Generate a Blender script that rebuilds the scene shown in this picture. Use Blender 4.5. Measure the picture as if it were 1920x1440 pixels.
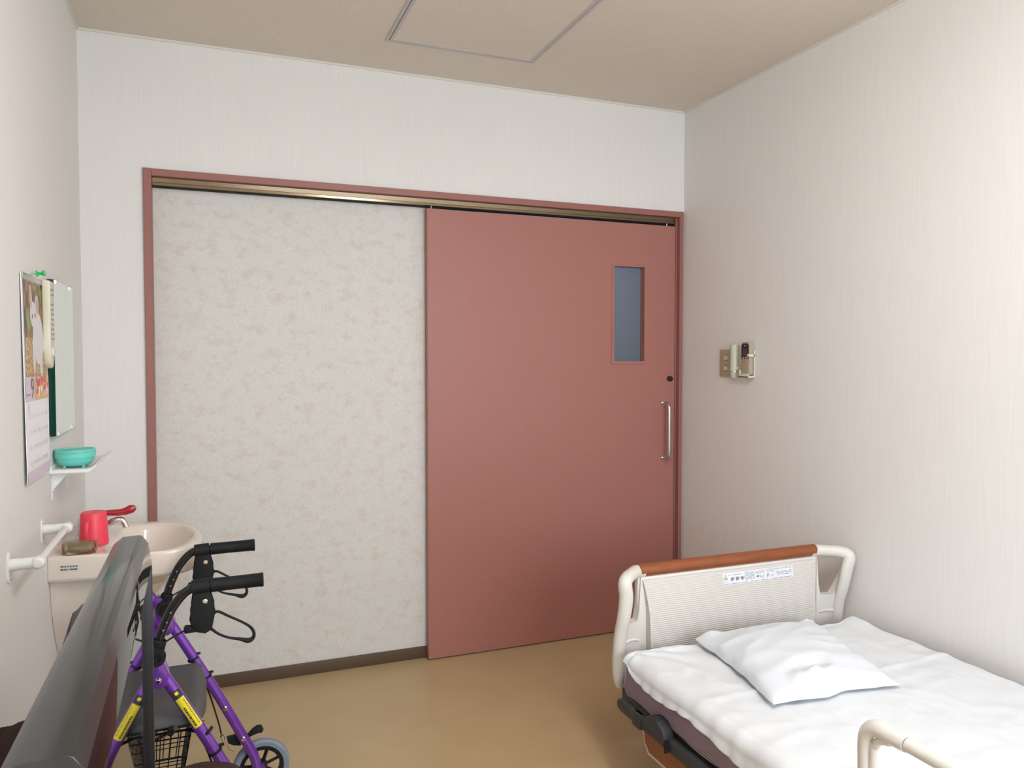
import bpy, bmesh, math, random
from mathutils import Vector, Matrix, noise
random.seed(7)
for o in list(bpy.data.objects): bpy.data.objects.remove(o, do_unlink=True)
S = bpy.context.scene
C = S.collection
W, H = 2.58, 2.5            # room width (x), height (z); back wall y=0, room extends to y=-4.6
YB = -4.6
R = math.radians
# ------------------------------------------------------------------ camera, light, exposure
cam = bpy.data.cameras.new('camera'); cam.sensor_width = 36; cam.lens = 26.95; cam.clip_start = .05
camo = bpy.data.objects.new('camera', cam); C.objects.link(camo)
camo.location = (0.4257, -3.1756, 1.3141)
camo.rotation_euler = (R(90 - 1.964), 0, -R(21.5975))
S.camera = camo
S.view_settings.view_transform = 'Standard'; S.view_settings.look = 'None'
S.view_settings.gamma = 1; S.view_settings.use_curve_mapping = False
S.view_settings.exposure = 0.37
w = bpy.data.worlds.new('world'); S.world = w; w.use_nodes = True
w.node_tree.nodes['Background'].inputs[0].default_value = (.75, .87, 1, 1)
w.node_tree.nodes['Background'].inputs[1].default_value = .6
def area(name, loc, rot, sx, sy, power, col, spread=None):
    l = bpy.data.lights.new(name, 'AREA'); l.shape = 'RECTANGLE'; l.size = sx; l.size_y = sy
    l.energy = power; l.color = col
    if spread: l.spread = spread
    o = bpy.data.objects.new(name, l); C.objects.link(o); o.location = loc; o.rotation_euler = rot
    return o
# fluorescent ceiling lamp of the room (its tubes), over the middle of the room behind the camera's shoulder
area('ceiling_lamp_light', (1.36, -2.52, 2.352), (0, 0, 0), .24, 1.12, 6, (1, .98, .97))
# daylight entering by the window in the wall behind the camera
area('window_daylight', (1.60, -4.56, 1.45), (R(90), 0, 0), 1.7, 1.25, 47, (.80, .90, 1.0))
# added bluish light, standing in for daylight in the corridor behind the door glass
area('corridor_fill_light', (2.6, 1.0, 2.40), (0, 0, 0), .3, 1.0, 7.0, (.66, .80, 1.0))

# ------------------------------------------------------------------ materials
def mat(name, col, rough=.5, metal=0, spec=.5, trans=0, ior=1.45, emit=None, coat=0, sheen=0, sss=0):
    m = bpy.data.materials.new(name); m.use_nodes = True
    b = m.node_tree.nodes['Principled BSDF']
    b.inputs['Base Color'].default_value = (*col, 1); b.inputs['Roughness'].default_value = rough
    b.inputs['Metallic'].default_value = metal; b.inputs['IOR'].default_value = ior
    b.inputs['Specular IOR Level'].default_value = spec
    b.inputs['Transmission Weight'].default_value = trans
    b.inputs['Coat Weight'].default_value = coat; b.inputs['Coat Roughness'].default_value = .08
    b.inputs['Sheen Weight'].default_value = sheen
    if sss:
        b.inputs['Subsurface Weight'].default_value = sss; b.inputs['Subsurface Scale'].default_value = .01
    if emit:
        b.inputs['Emission Color'].default_value = (*emit[0], 1); b.inputs['Emission Strength'].default_value = emit[1]
    return m
def nodes(m):
    t = m.node_tree; return t.nodes, t.links, t.nodes['Principled BSDF']
def noisy(m, c1, c2, scale=20, mscale=(1, 1, 1), detail=4, lo=.35, hi=.65, bump=0, bscale=None, bdist=.002, rough=.5):
    """procedural colour variation from a stretched noise + optional bump"""
    n, l, b = nodes(m)
    tc = n.new('ShaderNodeTexCoord'); mp = n.new('ShaderNodeMapping'); mp.inputs['Scale'].default_value = mscale
    l.new(tc.outputs['Object'], mp.inputs['Vector'])
    nz = n.new('ShaderNodeTexNoise'); nz.inputs['Scale'].default_value = scale; nz.inputs['Detail'].default_value = detail
    nz.inputs['Roughness'].default_value = rough
    l.new(mp.outputs['Vector'], nz.inputs['Vector'])
    cr = n.new('ShaderNodeValToRGB'); cr.color_ramp.elements[0].position = lo; cr.color_ramp.elements[1].position = hi
    cr.color_ramp.elements[0].color = (*c1, 1); cr.color_ramp.elements[1].color = (*c2, 1)
    l.new(nz.outputs['Fac'], cr.inputs['Fac']); l.new(cr.outputs['Color'], b.inputs['Base Color'])
    if bump:
        bp = n.new('ShaderNodeBump'); bp.inputs['Strength'].default_value = bump; bp.inputs['Distance'].default_value = bdist
        if bscale:
            n2 = n.new('ShaderNodeTexNoise'); n2.inputs['Scale'].default_value = bscale; n2.inputs['Detail'].default_value = 3
            l.new(mp.outputs['Vector'], n2.inputs['Vector']); l.new(n2.outputs['Fac'], bp.inputs['Height'])
        else: l.new(nz.outputs['Fac'], bp.inputs['Height'])
        l.new(bp.outputs['Normal'], b.inputs['Normal'])
    return m, cr
M = {}
M['wallpaper'] = mat('striped wallpaper', (.7, .66, .6), .75, spec=.25)
noisy(M['wallpaper'], (.775, .750, .718), (.812, .790, .762), 1, (260, 260, 5), 3, .3, .7, .25, None, .001)
M['panelpaper'] = mat('mottled floral wallpaper', (.7, .66, .6), .8, spec=.2)
_, cr = noisy(M['panelpaper'], (.700, .630, .570), (.730, .715, .685), 17, (1, 1, 1.3), 9, .34, .50, .12, 300, .001, .62)
# second layer: fine paper speckle
n, l, b = nodes(M['panelpaper'])
nz = n.new('ShaderNodeTexNoise'); nz.inputs['Scale'].default_value = 190; nz.inputs['Detail'].default_value = 3
tc = [x for x in n if x.type == 'TEX_COORD'][0]; l.new(tc.outputs['Object'], nz.inputs['Vector'])
c2 = n.new('ShaderNodeValToRGB'); c2.color_ramp.elements[0].position = .3; c2.color_ramp.elements[1].position = .7
c2.color_ramp.elements[0].color = (.90, .885, .87, 1); c2.color_ramp.elements[1].color = (1, 1, 1, 1)
l.new(nz.outputs['Fac'], c2.inputs['Fac'])
mx = n.new('ShaderNodeMix'); mx.data_type = 'RGBA'; mx.blend_type = 'MULTIPLY'; mx.inputs['Factor'].default_value = 1
l.new(cr.outputs['Color'], mx.inputs['A']); l.new(c2.outputs['Color'], mx.inputs['B']); l.new(mx.outputs['Result'], b.inputs['Base Color'])
M['ceiling'] = mat('ceiling paper', (.6, .5, .4), .85, spec=.2)
noisy(M['ceiling'], (.70, .625, .53), (.76, .69, .60), 75, (1, 1, 1), 6, .3, .7, .35, 140, .002, .7)
M['floor'] = mat('vinyl floor', (.4, .3, .17), .33, spec=.5)
noisy(M['floor'], (.475, .345, .185), (.51, .38, .21), 6, (1, 1, 1), 5, .3, .7, .05, 60, .001)
M['reddoor'] = mat('dusty red laminate', (.40, .168, .138), .42, spec=.45)
noisy(M['reddoor'], (.385, .158, .130), (.405, .170, .140), 140, (1, 1, 1), 2, .3, .7, .08, 260, .0006)
M['redframe'] = mat('dusty red painted frame', (.33, .135, .115), .42)
M['brass'] = mat('satin bronze track', (.24, .185, .12), .17, .95)
M['dark'] = mat('dark gap', (.01, .009, .008), .8)
M['brownbase'] = mat('brown vinyl baseboard', (.105, .066, .040), .45)
M['cream'] = mat('cream plastic', (.70, .66, .52), .4)
M['ivory'] = mat('ivory plastic', (.74, .71, .64), .38)
M['white'] = mat('white plastic', (.82, .82, .80), .35)
M['railwhite'] = mat('white rail paint', (.80, .80, .77), .3)
M['chrome'] = mat('chrome', (.80, .80, .80), .07, 1)
M['steel'] = mat('brushed steel', (.62, .60, .57), .22, 1)
M['black'] = mat('black plastic', (.012, .012, .013), .4)
M['blackgloss'] = mat('black gloss', (.012, .012, .013), .12)
M['rubber'] = mat('black rubber', (.010, .010, .011), .6, spec=.3)
M['graytire'] = mat('grey tyre', (.22, .25, .30), .6)
M['purple'] = mat('purple metallic paint', (.20, .055, .42), .26, .45, coat=.6)
M['seatgrey'] = mat('charcoal seat foam', (.085, .083, .082), .6)
M['yellow'] = mat('yellow label', (.75, .62, .02), .4)
M['ceramic'] = mat('pinkish cream porcelain', (.80, .705, .615), .12, spec=.6, coat=.3)
M['redcup'] = mat('coral red cup', (.92, .065, .105), .38, sss=.15)
M['redlever'] = mat('dark red lever enamel', (.42, .018, .035), .2, coat=.4)
M['teal'] = mat('teal plastic', (.17, .66, .56), .38, sss=.15)
M['smoke'] = mat('smoky brown clear plastic', (.60, .52, .40), .05, trans=.93, ior=1.18)
M['soap'] = mat('pale soap', (.46, .42, .29), .5)
M['mirror'] = mat('mirror silvering', (.80, .86, .80), .02, 1)
M['glassedge'] = mat('green glass edge', (.006, .05, .035), .15)
M['sheet'] = mat('white cotton sheet', (.84, .85, .88), .9, spec=.15, sheen=.2)
noisy(M['sheet'], (.69, .705, .73), (.72, .735, .755), 9, (1, 1, 1), 4, .3, .7, .15, 14, .01)
M['pillowcase'] = mat('white pillowcase', (.70, .725, .765), .9, spec=.15, sheen=.2)
M['mattress'] = mat('mauve ribbed mattress', (.21, .15, .18), .9, spec=.2)
n, l, b = nodes(M['mattress'])
tc = n.new('ShaderNodeTexCoord'); wv = n.new('ShaderNodeTexWave'); wv.wave_type = 'BANDS'; wv.bands_direction = 'Z'
wv.inputs['Scale'].default_value = 42; wv.inputs['Distortion'].default_value = .6; wv.inputs['Detail'].default_value = 2
l.new(tc.outputs['Object'], wv.inputs['Vector'])
cr = n.new('ShaderNodeValToRGB'); cr.color_ramp.elements[0].color = (.27, .19, .225, 1); cr.color_ramp.elements[1].color = (.40, .30, .345, 1)
l.new(wv.outputs['Fac'], cr.inputs['Fac']); l.new(cr.outputs['Color'], b.inputs['Base Color'])
bp = n.new('ShaderNodeBump'); bp.inputs['Strength'].default_value = .5; bp.inputs['Distance'].default_value = .003
l.new(wv.outputs['Fac'], bp.inputs['Height']); l.new(bp.outputs['Normal'], b.inputs['Normal'])
M['bedplastic'] = mat('bed beige plastic', (.70, .665, .61), .38)
M['bedpanel'] = mat('bed ribbed panel', (.72, .66, .585), .5)
n, l, b = nodes(M['bedpanel'])
tc = n.new('ShaderNodeTexCoord'); wv = n.new('ShaderNodeTexWave'); wv.wave_type = 'BANDS'; wv.bands_direction = 'Z'
wv.inputs['Scale'].default_value = 48; wv.inputs['Distortion'].default_value = .45; wv.inputs['Detail'].default_value = 1; wv.inputs['Detail Scale'].default_value = 2
l.new(tc.outputs['Object'], wv.inputs['Vector'])
cr = n.new('ShaderNodeValToRGB'); cr.color_ramp.elements[0].color = (.60, .565, .515, 1); cr.color_ramp.elements[1].color = (.66, .625, .58, 1)
l.new(wv.outputs['Fac'], cr.inputs['Fac']); l.new(cr.outputs['Color'], b.inputs['Base Color'])
bp = n.new('ShaderNodeBump'); bp.inputs['Strength'].default_value = .35; bp.inputs['Distance'].default_value = .002
l.new(wv.outputs['Fac'], bp.inputs['Height']); l.new(bp.outputs['Normal'], b.inputs['Normal'])
M['wood'] = mat('orange brown wood', (.40, .125, .035), .38, coat=.3)
noisy(M['wood'], (.215, .052, .013), (.29, .080, .021), 3, (4, 30, 30), 6, .3, .7, .03)
M['charcoal'] = mat('charcoal bed frame plastic', (.040, .042, .046), .5)
M['brownfabric'] = mat('dark maroon brown upholstery', (.050, .026, .024), .85, spec=.2)
M['tvscreen'] = mat('glossy tv screen', (.006, .006, .007), .025, spec=.9)
M['tvtop'] = mat('glossy tv housing', (.032, .031, .030), .17, spec=.55)
M['tvback'] = mat('matte tv rear', (.035, .034, .035), .4)
M['paper'] = mat('calendar paper', (.90, .89, .92), .6)
M['photobg'] = mat('calendar photo background', (.3, .2, .15), .5)
_, cr = noisy(M['photobg'], (.17, .10, .10), (.42, .26, .13), 40, (1, 1, .6), 5, .4, .62)
M['photofield'] = mat('calendar photo flowers', (.5, .3, .12), .5)
noisy(M['photofield'], (.42, .22, .13), (.68, .48, .22), 120, (1, 1, 1), 2, .42, .62)
M['leaf'] = mat('print green', (.30, .36, .12), .5)
M['furwhite'] = mat('print white fur', (.76, .72, .73), .5)
M['earpink'] = mat('print pink', (.70, .38, .33), .5)
M['ink'] = mat('grey ink', (.22, .24, .27), .6)
M['inkblack'] = mat('black ink', (.03, .03, .035), .6)
M['inkred'] = mat('red ink', (.75, .13, .15), .6)
M['lav'] = mat('pale lilac print', (.72, .60, .70), .6)
M['orangeprint'] = mat('orange print', (.80, .47, .24), .6)
M['green'] = mat('green pin plastic', (.02, .50, .12), .3)
M['glasspane'] = mat('frosted pane', (.85, .88, .90), .16, trans=.95, ior=1.1)
M['remotegrey'] = mat('taupe remote body', (.42, .38, .28), .4)
M['remotedark'] = mat('dark display', (.035, .028, .035), .12)
M['orange'] = mat('orange button', (.75, .20, .06), .4)
M['switchtan'] = mat('tan switch plate', (.47, .39, .26), .4)
M['torchbody'] = mat('pale green torch plastic', (.52, .52, .40), .3)
M['torchgreen'] = mat('mint green plastic', (.22, .48, .36), .3)
M['alu'] = mat('aluminium hatch frame', (.52, .50, .48), .45, .1)
M['corridor'] = mat('corridor paint', (.52, .54, .58), .7)
M['daylightglass'] = mat('window glass', (.9, .95, 1), .02, trans=1, ior=1.05)
M['curtain'] = mat('sheer curtain', (.8, .8, .78), .9)
M['tubeglow'] = mat('lamp diffuser', (.9, .9, .9), .5, emit=((1, .98, .97), 12.5))
M['cabinetwood'] = mat('pale wood cabinet', (.50, .33, .18), .45)

# ------------------------------------------------------------------ helpers
def wloc(o):
    v = Vector((0, 0, 0))
    while o: v += o.location; o = o.parent
    return v
def obj(name, bm, m, parent=None, smooth=35, loc=None):
    """link the bmesh (built in world coordinates) as ONE mesh object whose origin is loc / its thing's origin"""
    me = bpy.data.meshes.new(name)
    base = wloc(parent) if parent else Vector(loc or (0, 0, 0))
    bmesh.ops.translate(bm, vec=-base, verts=bm.verts)
    bmesh.ops.recalc_face_normals(bm, faces=bm.faces)
    bm.to_mesh(me); bm.free()
    o = bpy.data.objects.new(name, me); C.objects.link(o)
    for mm in (m if isinstance(m, list) else [m]): me.materials.append(mm)
    for p in me.polygons: p.use_smooth = True
    me.set_sharp_from_angle(angle=R(smooth))
    if parent: o.parent = parent
    else: o.location = base
    return o
def tag(o, label=None, cat=None, group=None, kind=None):
    if label: o['label'] = label
    if cat: o['category'] = cat
    if group: o['group'] = group
    if kind: o['kind'] = kind
    return o
def thing(name, label, cat, loc, group=None):
    o = bpy.data.objects.new(name, None); C.objects.link(o); o.location = loc; o.empty_display_size = .05
    return tag(o, label, cat, group)
def struct(name, bm, m, parent=None, smooth=30):
    o = obj(name, bm, m, parent, smooth)
    if not parent: o['kind'] = 'structure'
    return o
def B(): return bmesh.new()
def box(bm, x0, x1, y0, y1, z0, z1, bev=0, seg=2, mi=0):
    v = [bm.verts.new((x, y, z)) for x in (x0, x1) for y in (y0, y1) for z in (z0, z1)]
    fs = [bm.faces.new([v[i] for i in q]) for q in ((0, 1, 3, 2), (4, 6, 7, 5), (0, 4, 5, 1), (2, 3, 7, 6), (0, 2, 6, 4), (1, 5, 7, 3))]
    for f in fs: f.material_index = mi
    if bev:
        es = list({e for f in fs for e in f.edges})
        r = bmesh.ops.bevel(bm, geom=es, offset=bev, segments=seg, affect='EDGES', profile=.5)
        for f in r['faces']: f.material_index = mi
    return bm
def crom(pts, sub=6, closed=False):
    P = [Vector(p) for p in pts]; n = len(P); out = []
    rng = n if closed else n - 1
    for i in range(rng):
        a = P[i - 1] if (i > 0 or closed) else P[0] * 2 - P[1]
        b = P[i]; c = P[(i + 1) % n]; d = P[(i + 2) % n] if (i + 2 < n or closed) else P[-1] * 2 - P[-2]
        for k in range(sub):
            t = k / sub
            out.append(.5 * ((2 * b) + (-a + c) * t + (2 * a - 5 * b + 4 * c - d) * t * t + (-a + 3 * b - 3 * c + d) * t ** 3))
    if not closed: out.append(P[-1])
    return out
def tube(bm, pts, r, n=12, sub=0, closed=False, cap=True, ref=None, rb=None, mi=0):
    """sweep: r may be a number or list; rb = second radius (ellipse); ref fixes the direction of the first axis"""
    m0 = len(pts)
    P = crom(pts, sub, closed) if sub else [Vector(p) for p in pts]
    def rr(q, i):
        if not isinstance(q, (list, tuple)): return q
        if closed: return q[0]
        t = i / (len(P) - 1) * (m0 - 1); k = min(int(t), m0 - 2); return q[k] + (q[k + 1] - q[k]) * (t - k)
    rings = []; nrm = None
    for i, p in enumerate(P):
        a = P[i - 1] if (i > 0 or closed) else p; c = P[(i + 1) % len(P)] if (i + 1 < len(P) or closed) else p
        t = (c - a).normalized()
        if ref is not None: nn = Vector(ref) - t * t.dot(Vector(ref))
        elif nrm is None: nn = t.orthogonal()
        else: nn = nrm - t * t.dot(nrm)
        nn.normalize(); nrm = nn; bb = t.cross(nn)
        ra = rr(r, i); rc = rr(rb, i) if rb is not None else ra
        rings.append([bm.verts.new(p + nn * ra * math.cos(2 * math.pi * k / n) + bb * rc * math.sin(2 * math.pi * k / n)) for k in range(n)])
    for i in range(len(rings) - (0 if closed else 1)):
        A, D = rings[i], rings[(i + 1) % len(rings)]
        for k in range(n):
            f = bm.faces.new((A[k], A[(k + 1) % n], D[(k + 1) % n], D[k])); f.material_index = mi
    if cap and not closed:
        for q in (rings[0], rings[-1]):
            f = bm.faces.new(q if q is rings[-1] else q[::-1]); f.material_index = mi
    return bm
def lathe(bm, prof, origin, axis=(0, 0, 1), n=32, sx=1, sy=1, mi=0):
    """prof: list of (radius, height) along axis"""
    ax = Vector(axis).normalized(); u = Vector((1, 0, 0)) if abs(ax.x) < .9 else Vector((0, 1, 0)); u = (u - ax * ax.dot(u)).normalized(); v = ax.cross(u)
    o = Vector(origin); rings = []
    for r, h in prof:
        if r < 1e-6: rings.append([bm.verts.new(o + ax * h)]); continue
        rings.append([bm.verts.new(o + ax * h + u * r * sx * math.cos(2 * math.pi * k / n) + v * r * sy * math.sin(2 * math.pi * k / n)) for k in range(n)])
    for A, D in zip(rings, rings[1:]):
        for k in range(n):
            k2 = (k + 1) % n
            if len(A) == 1 and len(D) == 1: continue
            if len(A) == 1: f = bm.faces.new((A[0], D[k2], D[k]))
            elif len(D) == 1: f = bm.faces.new((A[k], A[k2], D[0]))
            else: f = bm.faces.new((A[k], A[k2], D[k2], D[k]))
            f.material_index = mi
    return bm
def prism(bm, poly, o, u, v, d, bev=0, mi=0, seg=2):
    """extrude 2D polygon (a,b)->o+u*a+v*b by vector d"""
    o, u, v, d = map(Vector, (o, u, v, d))
    A = [bm.verts.new(o + u * a + v * b) for a, b in poly]; D = [bm.verts.new(q.co + d) for q in A]
    fs = [bm.faces.new(A), bm.faces.new(D[::-1])]; n = len(A)
    top = list(fs[0].edges) + list(fs[1].edges)
    for i in range(n): fs.append(bm.faces.new((A[i], D[i], D[(i + 1) % n], A[(i + 1) % n])))
    for f in fs: f.material_index = mi
    if bev:
        r = bmesh.ops.bevel(bm, geom=top, offset=bev, segments=seg, affect='EDGES', profile=.5)
        for f in r['faces']: f.material_index = mi
    return bm
def rrect(w, h, r, n=5):
    out = []
    for cx, cy, a0 in ((w / 2 - r, h / 2 - r, 0), (-w / 2 + r, h / 2 - r, 90), (-w / 2 + r, -h / 2 + r, 180), (w / 2 - r, -h / 2 + r, 270)):
        for k in range(n + 1):
            a = R(a0 + 90 * k / n); out.append((cx + r * math.cos(a), cy + r * math.sin(a)))
    return out
def quad(bm, o, u, v, a0, a1, b0, b1, mi=0):
    o, u, v = map(Vector, (o, u, v))
    f = bm.faces.new([bm.verts.new(o + u * a + v * b) for a, b in ((a0, b0), (a1, b0), (a1, b1), (a0, b1))]); f.material_index = mi
    return f
def poly(bm, o, u, v, pts, mi=0):
    o, u, v = map(Vector, (o, u, v))
    f = bm.faces.new([bm.verts.new(o + u * a + v * b) for a, b in pts]); f.material_index = mi
    return f
def text(bm, s, size, o, u, v, align='CENTER', mi=0):
    cu = bpy.data.curves.new('t', 'FONT'); cu.body = s; cu.size = size; cu.align_x = align; cu.align_y = 'CENTER'; cu.resolution_u = 2
    ob = bpy.data.objects.new('t', cu); C.objects.link(ob)
    dg = bpy.context.evaluated_depsgraph_get(); me = bpy.data.meshes.new_from_object(ob.evaluated_get(dg))
    o, u, v = map(Vector, (o, u, v))
    vs = [bm.verts.new(o + u * q.co.x + v * q.co.y) for q in me.vertices]
    for p in me.polygons:
        try: f = bm.faces.new([vs[i] for i in p.vertices]); f.material_index = mi
        except ValueError: pass
    bpy.data.objects.remove(ob); bpy.data.curves.remove(cu); bpy.data.meshes.remove(me)
    return bm

# ------------------------------------------------------------------ setting
YP, YD = .055, .010          # wallpapered pocket wall plane, door front plane
bm = B(); box(bm, -.1, W + .1, YB - .1, .35, -.08, 0); struct('floor', bm, M['floor'])
bm = B(); box(bm, -.1, W + .1, YB - .1, .12, H, H + .08); struct('ceiling', bm, M['ceiling'])
bm = B(); box(bm, -.1, 0, YB - .1, .12, 0, H); struct('wall_left', bm, M['wallpaper'])
bm = B(); box(bm, W, W + .1, YB - .1, .12, 0, H); struct('wall_right', bm, M['wallpaper'])
bm = B()
box(bm, 0, .222, 0, .12, 0, H); box(bm, .222, 2.562, 0, .12, 2.005, H); box(bm, 2.562, W, 0, .12, 0, H)
struct('wall_back', bm, M['wallpaper'])
bm = B(); box(bm, .222, 1.42, YP, .12, 0, 2.005); struct('wall_pocket', bm, M['panelpaper'])
# wall behind the camera, with window
bm = B()
box(bm, 0, .7, YB - .1, YB, 0, H); box(bm, 2.5, W, YB - .1, YB, 0, H); box(bm, .7, 2.5, YB - .1, YB, 0, .8); box(bm, .7, 2.5, YB - .1, YB, 2.1, H)
struct('wall_front', bm, M['wallpaper'])
bm = B()
for x0, x1, z0, z1 in ((.7, 2.5, .8, .84), (.7, 2.5, 2.06, 2.1), (.7, .74, .84, 2.06), (2.46, 2.5, .84, 2.06), (1.58, 1.62, .84, 2.06)):
    box(bm, x0, x1, YB - .07, YB - .03, z0, z1, .004)
wn = struct('window_1', bm, M['alu'])
bm = B(); box(bm, .73, 1.59, YB - .055, YB - .05, .83, 2.07); box(bm, 1.61, 2.47, YB - .055, YB - .05, .83, 2.07); obj('pane', bm, M['daylightglass'], wn)
# thin white cove strip where walls meet ceiling
bm = B()
def cove(p0, p1, inw):
    p0, p1, inw = Vector(p0), Vector(p1), Vector(inw)
    tube(bm, [p0, p1], .0045, 8)
box(bm, 0, W, -.006, 0, H - .008, H); struct('trim_1', bm, M['ivory'])
bm = B(); box(bm, 0, .006, YB, -.006, H - .008, H); struct('trim_2', bm, M['ivory'])
bm = B(); box(bm, W - .006, W, YB, -.006, H - .008, H); struct('trim_3', bm, M['ivory'])
# baseboards
bm = B(); box(bm, .24, 1.42, YP - .006, YP, 0, .052, .002); struct('baseboard_pocket', bm, M['brownbase'])
bm = B(); box(bm, 0, .208, -.006, 0, 0, .052, .002); struct('baseboard_back', bm, M['brownbase'])
bm = B(); box(bm, 0, .006, YB, -.006, 0, .052, .002); struct('baseboard_left', bm, M['brownbase'])
bm = B(); box(bm, W - .006, W, YB, -.012, 0, .052, .002); struct('baseboard_right', bm, M['brownbase'])
# door frame: left jamb, head, right jamb (one frame)
bm = B()
box(bm, .2085, .2365, -.013, YP, 0, 2.0185, .0015, 1)
box(bm, 2.551, 2.5715, -.013, .06, 0, 2.0185, .0015, 1)
box(bm, .2367, 2.5508, -.0125, YP, 1.991, 2.0175, .0015, 1)
struct('trim_4', bm, M['redframe'])
# right jamb inner stop
bm = B(); box(bm, 2.543, 2.551, .012, .10, 0, 1.991, .001, 1); struct('trim_5', bm, M['redframe'])
# bronze sliding track: face plate + rounded lower lip, dark slot beneath
bm = B()
prism(bm, [(.016, 1.990), (.020, 1.9745), (.0155, 1.972), (.0155, 1.9635), (.020, 1.9615), (.050, 1.9615), (.050, 1.990)], (.2375, 0, 0), (0, 1, 0), (0, 0, 1), (2.312, 0, 0), .0005, seg=1)
struct('trim_6', bm, M['brass'])
bm = B(); box(bm, .2372, 2.5505, .024, .052, 1.9585, 1.9613); struct('trim_7', bm, M['dark'])
# sliding door
DX0, DX1, DZ0, DZ1 = 1.300, 2.5385, .006, 1.949
wx0, wx1, wz0, wz1 = 2.204, 2.366, 1.298, 1.744
bm = B()
for a in ((DX0, wx0, DZ0, DZ1), (wx1, DX1, DZ0, DZ1), (wx0, wx1, DZ0, wz0), (wx0, wx1, wz1, DZ1)): box(bm, a[0], a[1], YD, YD + .036, a[2], a[3])
bmesh.ops.remove_doubles(bm, verts=bm.verts, dist=1e-5)
door = struct('door_1', bm, M['reddoor'], smooth=20)
bm = B(); box(bm, DX0 - .0016, DX0 + .004, YD - .0006, YD + .0365, DZ0, DZ1 + .0005, .0008, 1); obj('edge_strip', bm, M['reddoor'], door)
bm = B()
for a in ((wx0 - .014, wx0, wz0 - .014, wz1 + .014), (wx1, wx1 + .012, wz0 - .014, wz1 + .014), (wx0, wx1, wz0 - .014, wz0), (wx0, wx1, wz1, wz1 + .012)):
    box(bm, a[0], a[1], YD - .0035, YD + .003, a[2], a[3], .001, 1)
obj('glazing_bead', bm, M['reddoor'], door)
bm = B(); box(bm, wx0 - .006, wx1 + .006, YD + .026, YD + .030, wz0 - .006, wz1 + .006); obj('pane', bm, M['glasspane'], door)
bm = B(); lathe(bm, [(0, .016), (.009, .016), (.0125, .013), (.0135, .003), (.0135, 0), (0, 0)], (2.5095, YD, 1.212), (0, -1, 0), 24); lk = obj('lock', bm, M['black'], door)
bm = B(); box(bm, 2.5015, 2.518, YD - .024, YD - .016, 1.2085, 1.2155, .002); obj('thumb_turn', bm, M['black'], lk)
bm = B()
tube(bm, [(2.478, YD, 1.093), (2.478, YD - .030, 1.093), (2.478, YD - .046, 1.082), (2.478, YD - .050, 1.060), (2.478, YD - .050, .96), (2.478, YD - .050, .857), (2.478, YD - .046, .836), (2.478, YD - .030, .826), (2.478, YD, .826)], .0095, 16, 5)
hd = obj('handle', bm, M['steel'], door)
bm = B()
for z in (1.093, .826): lathe(bm, [(0, .004), (.0135, .004), (.0145, .002), (.0145, 0)], (2.478, YD, z), (0, -1, 0), 20)
obj('escutcheon', bm, M['steel'], hd)
bm = B()
for x in (1.33, 2.505):
    box(bm, x - .03, x + .03, YD + .008, YD + .028, DZ1, DZ1 + .005); tube(bm, [(x - .012, YD + .006, DZ1), (x - .012, YD + .006, DZ1 + .012)], .003, 8, mi=1)
obj('hanger_bolt', bm, [M['black'], M['steel']], door)
# corridor beyond the door
bm = B()
box(bm, 1.0, 4.2, 1.75, 1.80, 0, 2.5); box(bm, .95, 1.0, .12, 1.80, 0, 2.5); box(bm, 4.2, 4.25, .12, 1.80, 0, 2.5); box(bm, 2.68, 4.2, .12, .16, 0, 2.5)
struct('wall_corridor', bm, M['corridor'])
bm = B(); box(bm, .95, 4.25, .12, 1.8, 2.5, 2.55); struct('ceiling_corridor', bm, M['corridor'])
bm = B(); box(bm, .95, 4.25, .35, 1.8, -.05, 0); box(bm, W + .1, 4.25, .12, .35, -.05, 0); struct('floor_corridor', bm, M['floor'])

# ceiling hatch
h = thing('ceiling_hatch', 'square inspection hatch in the ceiling with a grey aluminium frame', 'hatch', (1.355, -.6, H))
bm = B(); x0, x1, y0, y1 = 1.054, 1.657, -.903, -.300
for a in ((x0, x1, y1 - .012, y1), (x0, x1, y0, y0 + .012), (x0, x0 + .012, y0 + .012, y1 - .012), (x1 - .012, x1, y0 + .012, y1 - .012)): box(bm, a[0], a[1], a[2], a[3], H - .004, H, .001, 1)
obj('outer_frame', bm, M['alu'], h)
bm = B(); g = .0140
for a in ((x0 + g, x1 - g, y1 - g - .012, y1 - g), (x0 + g, x1 - g, y0 + g, y0 + g + .012), (x0 + g, x0 + g + .012, y0 + g + .012, y1 - g - .012), (x1 - g - .012, x1 - g, y0 + g + .012, y1 - g - .012)): box(bm, a[0], a[1], a[2], a[3], H - .005, H, .001, 1)
obj('inner_frame', bm, M['alu'], h)
bm = B(); box(bm, x0 + .010, x1 - .010, y0 + .010, y1 - .010, H - .0012, H - .0002); obj('shadow_gap', bm, M['dark'], h)
bm = B(); box(bm, x0 + .024, x1 - .024, y0 + .024, y1 - .024, H - .0035, H - .0013); obj('hatch_panel', bm, M['ceiling'], h)
# ceiling lamp fitting (above, behind the picture's top edge)
h = thing('ceiling_lamp', 'long flat fluorescent ceiling lamp with an opal diffuser over the bed aisle', 'lamp', (1.36, -2.52, H))
bm = B(); box(bm, 1.21, 1.51, -3.14, -1.90, H - .05, H, .006); obj('housing', bm, M['white'], h)
bm = B(); box(bm, 1.235, 1.485, -3.12, -1.92, H - .140, H - .0505, .02, 3); obj('diffuser', bm, M['tubeglow'], h)

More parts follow.
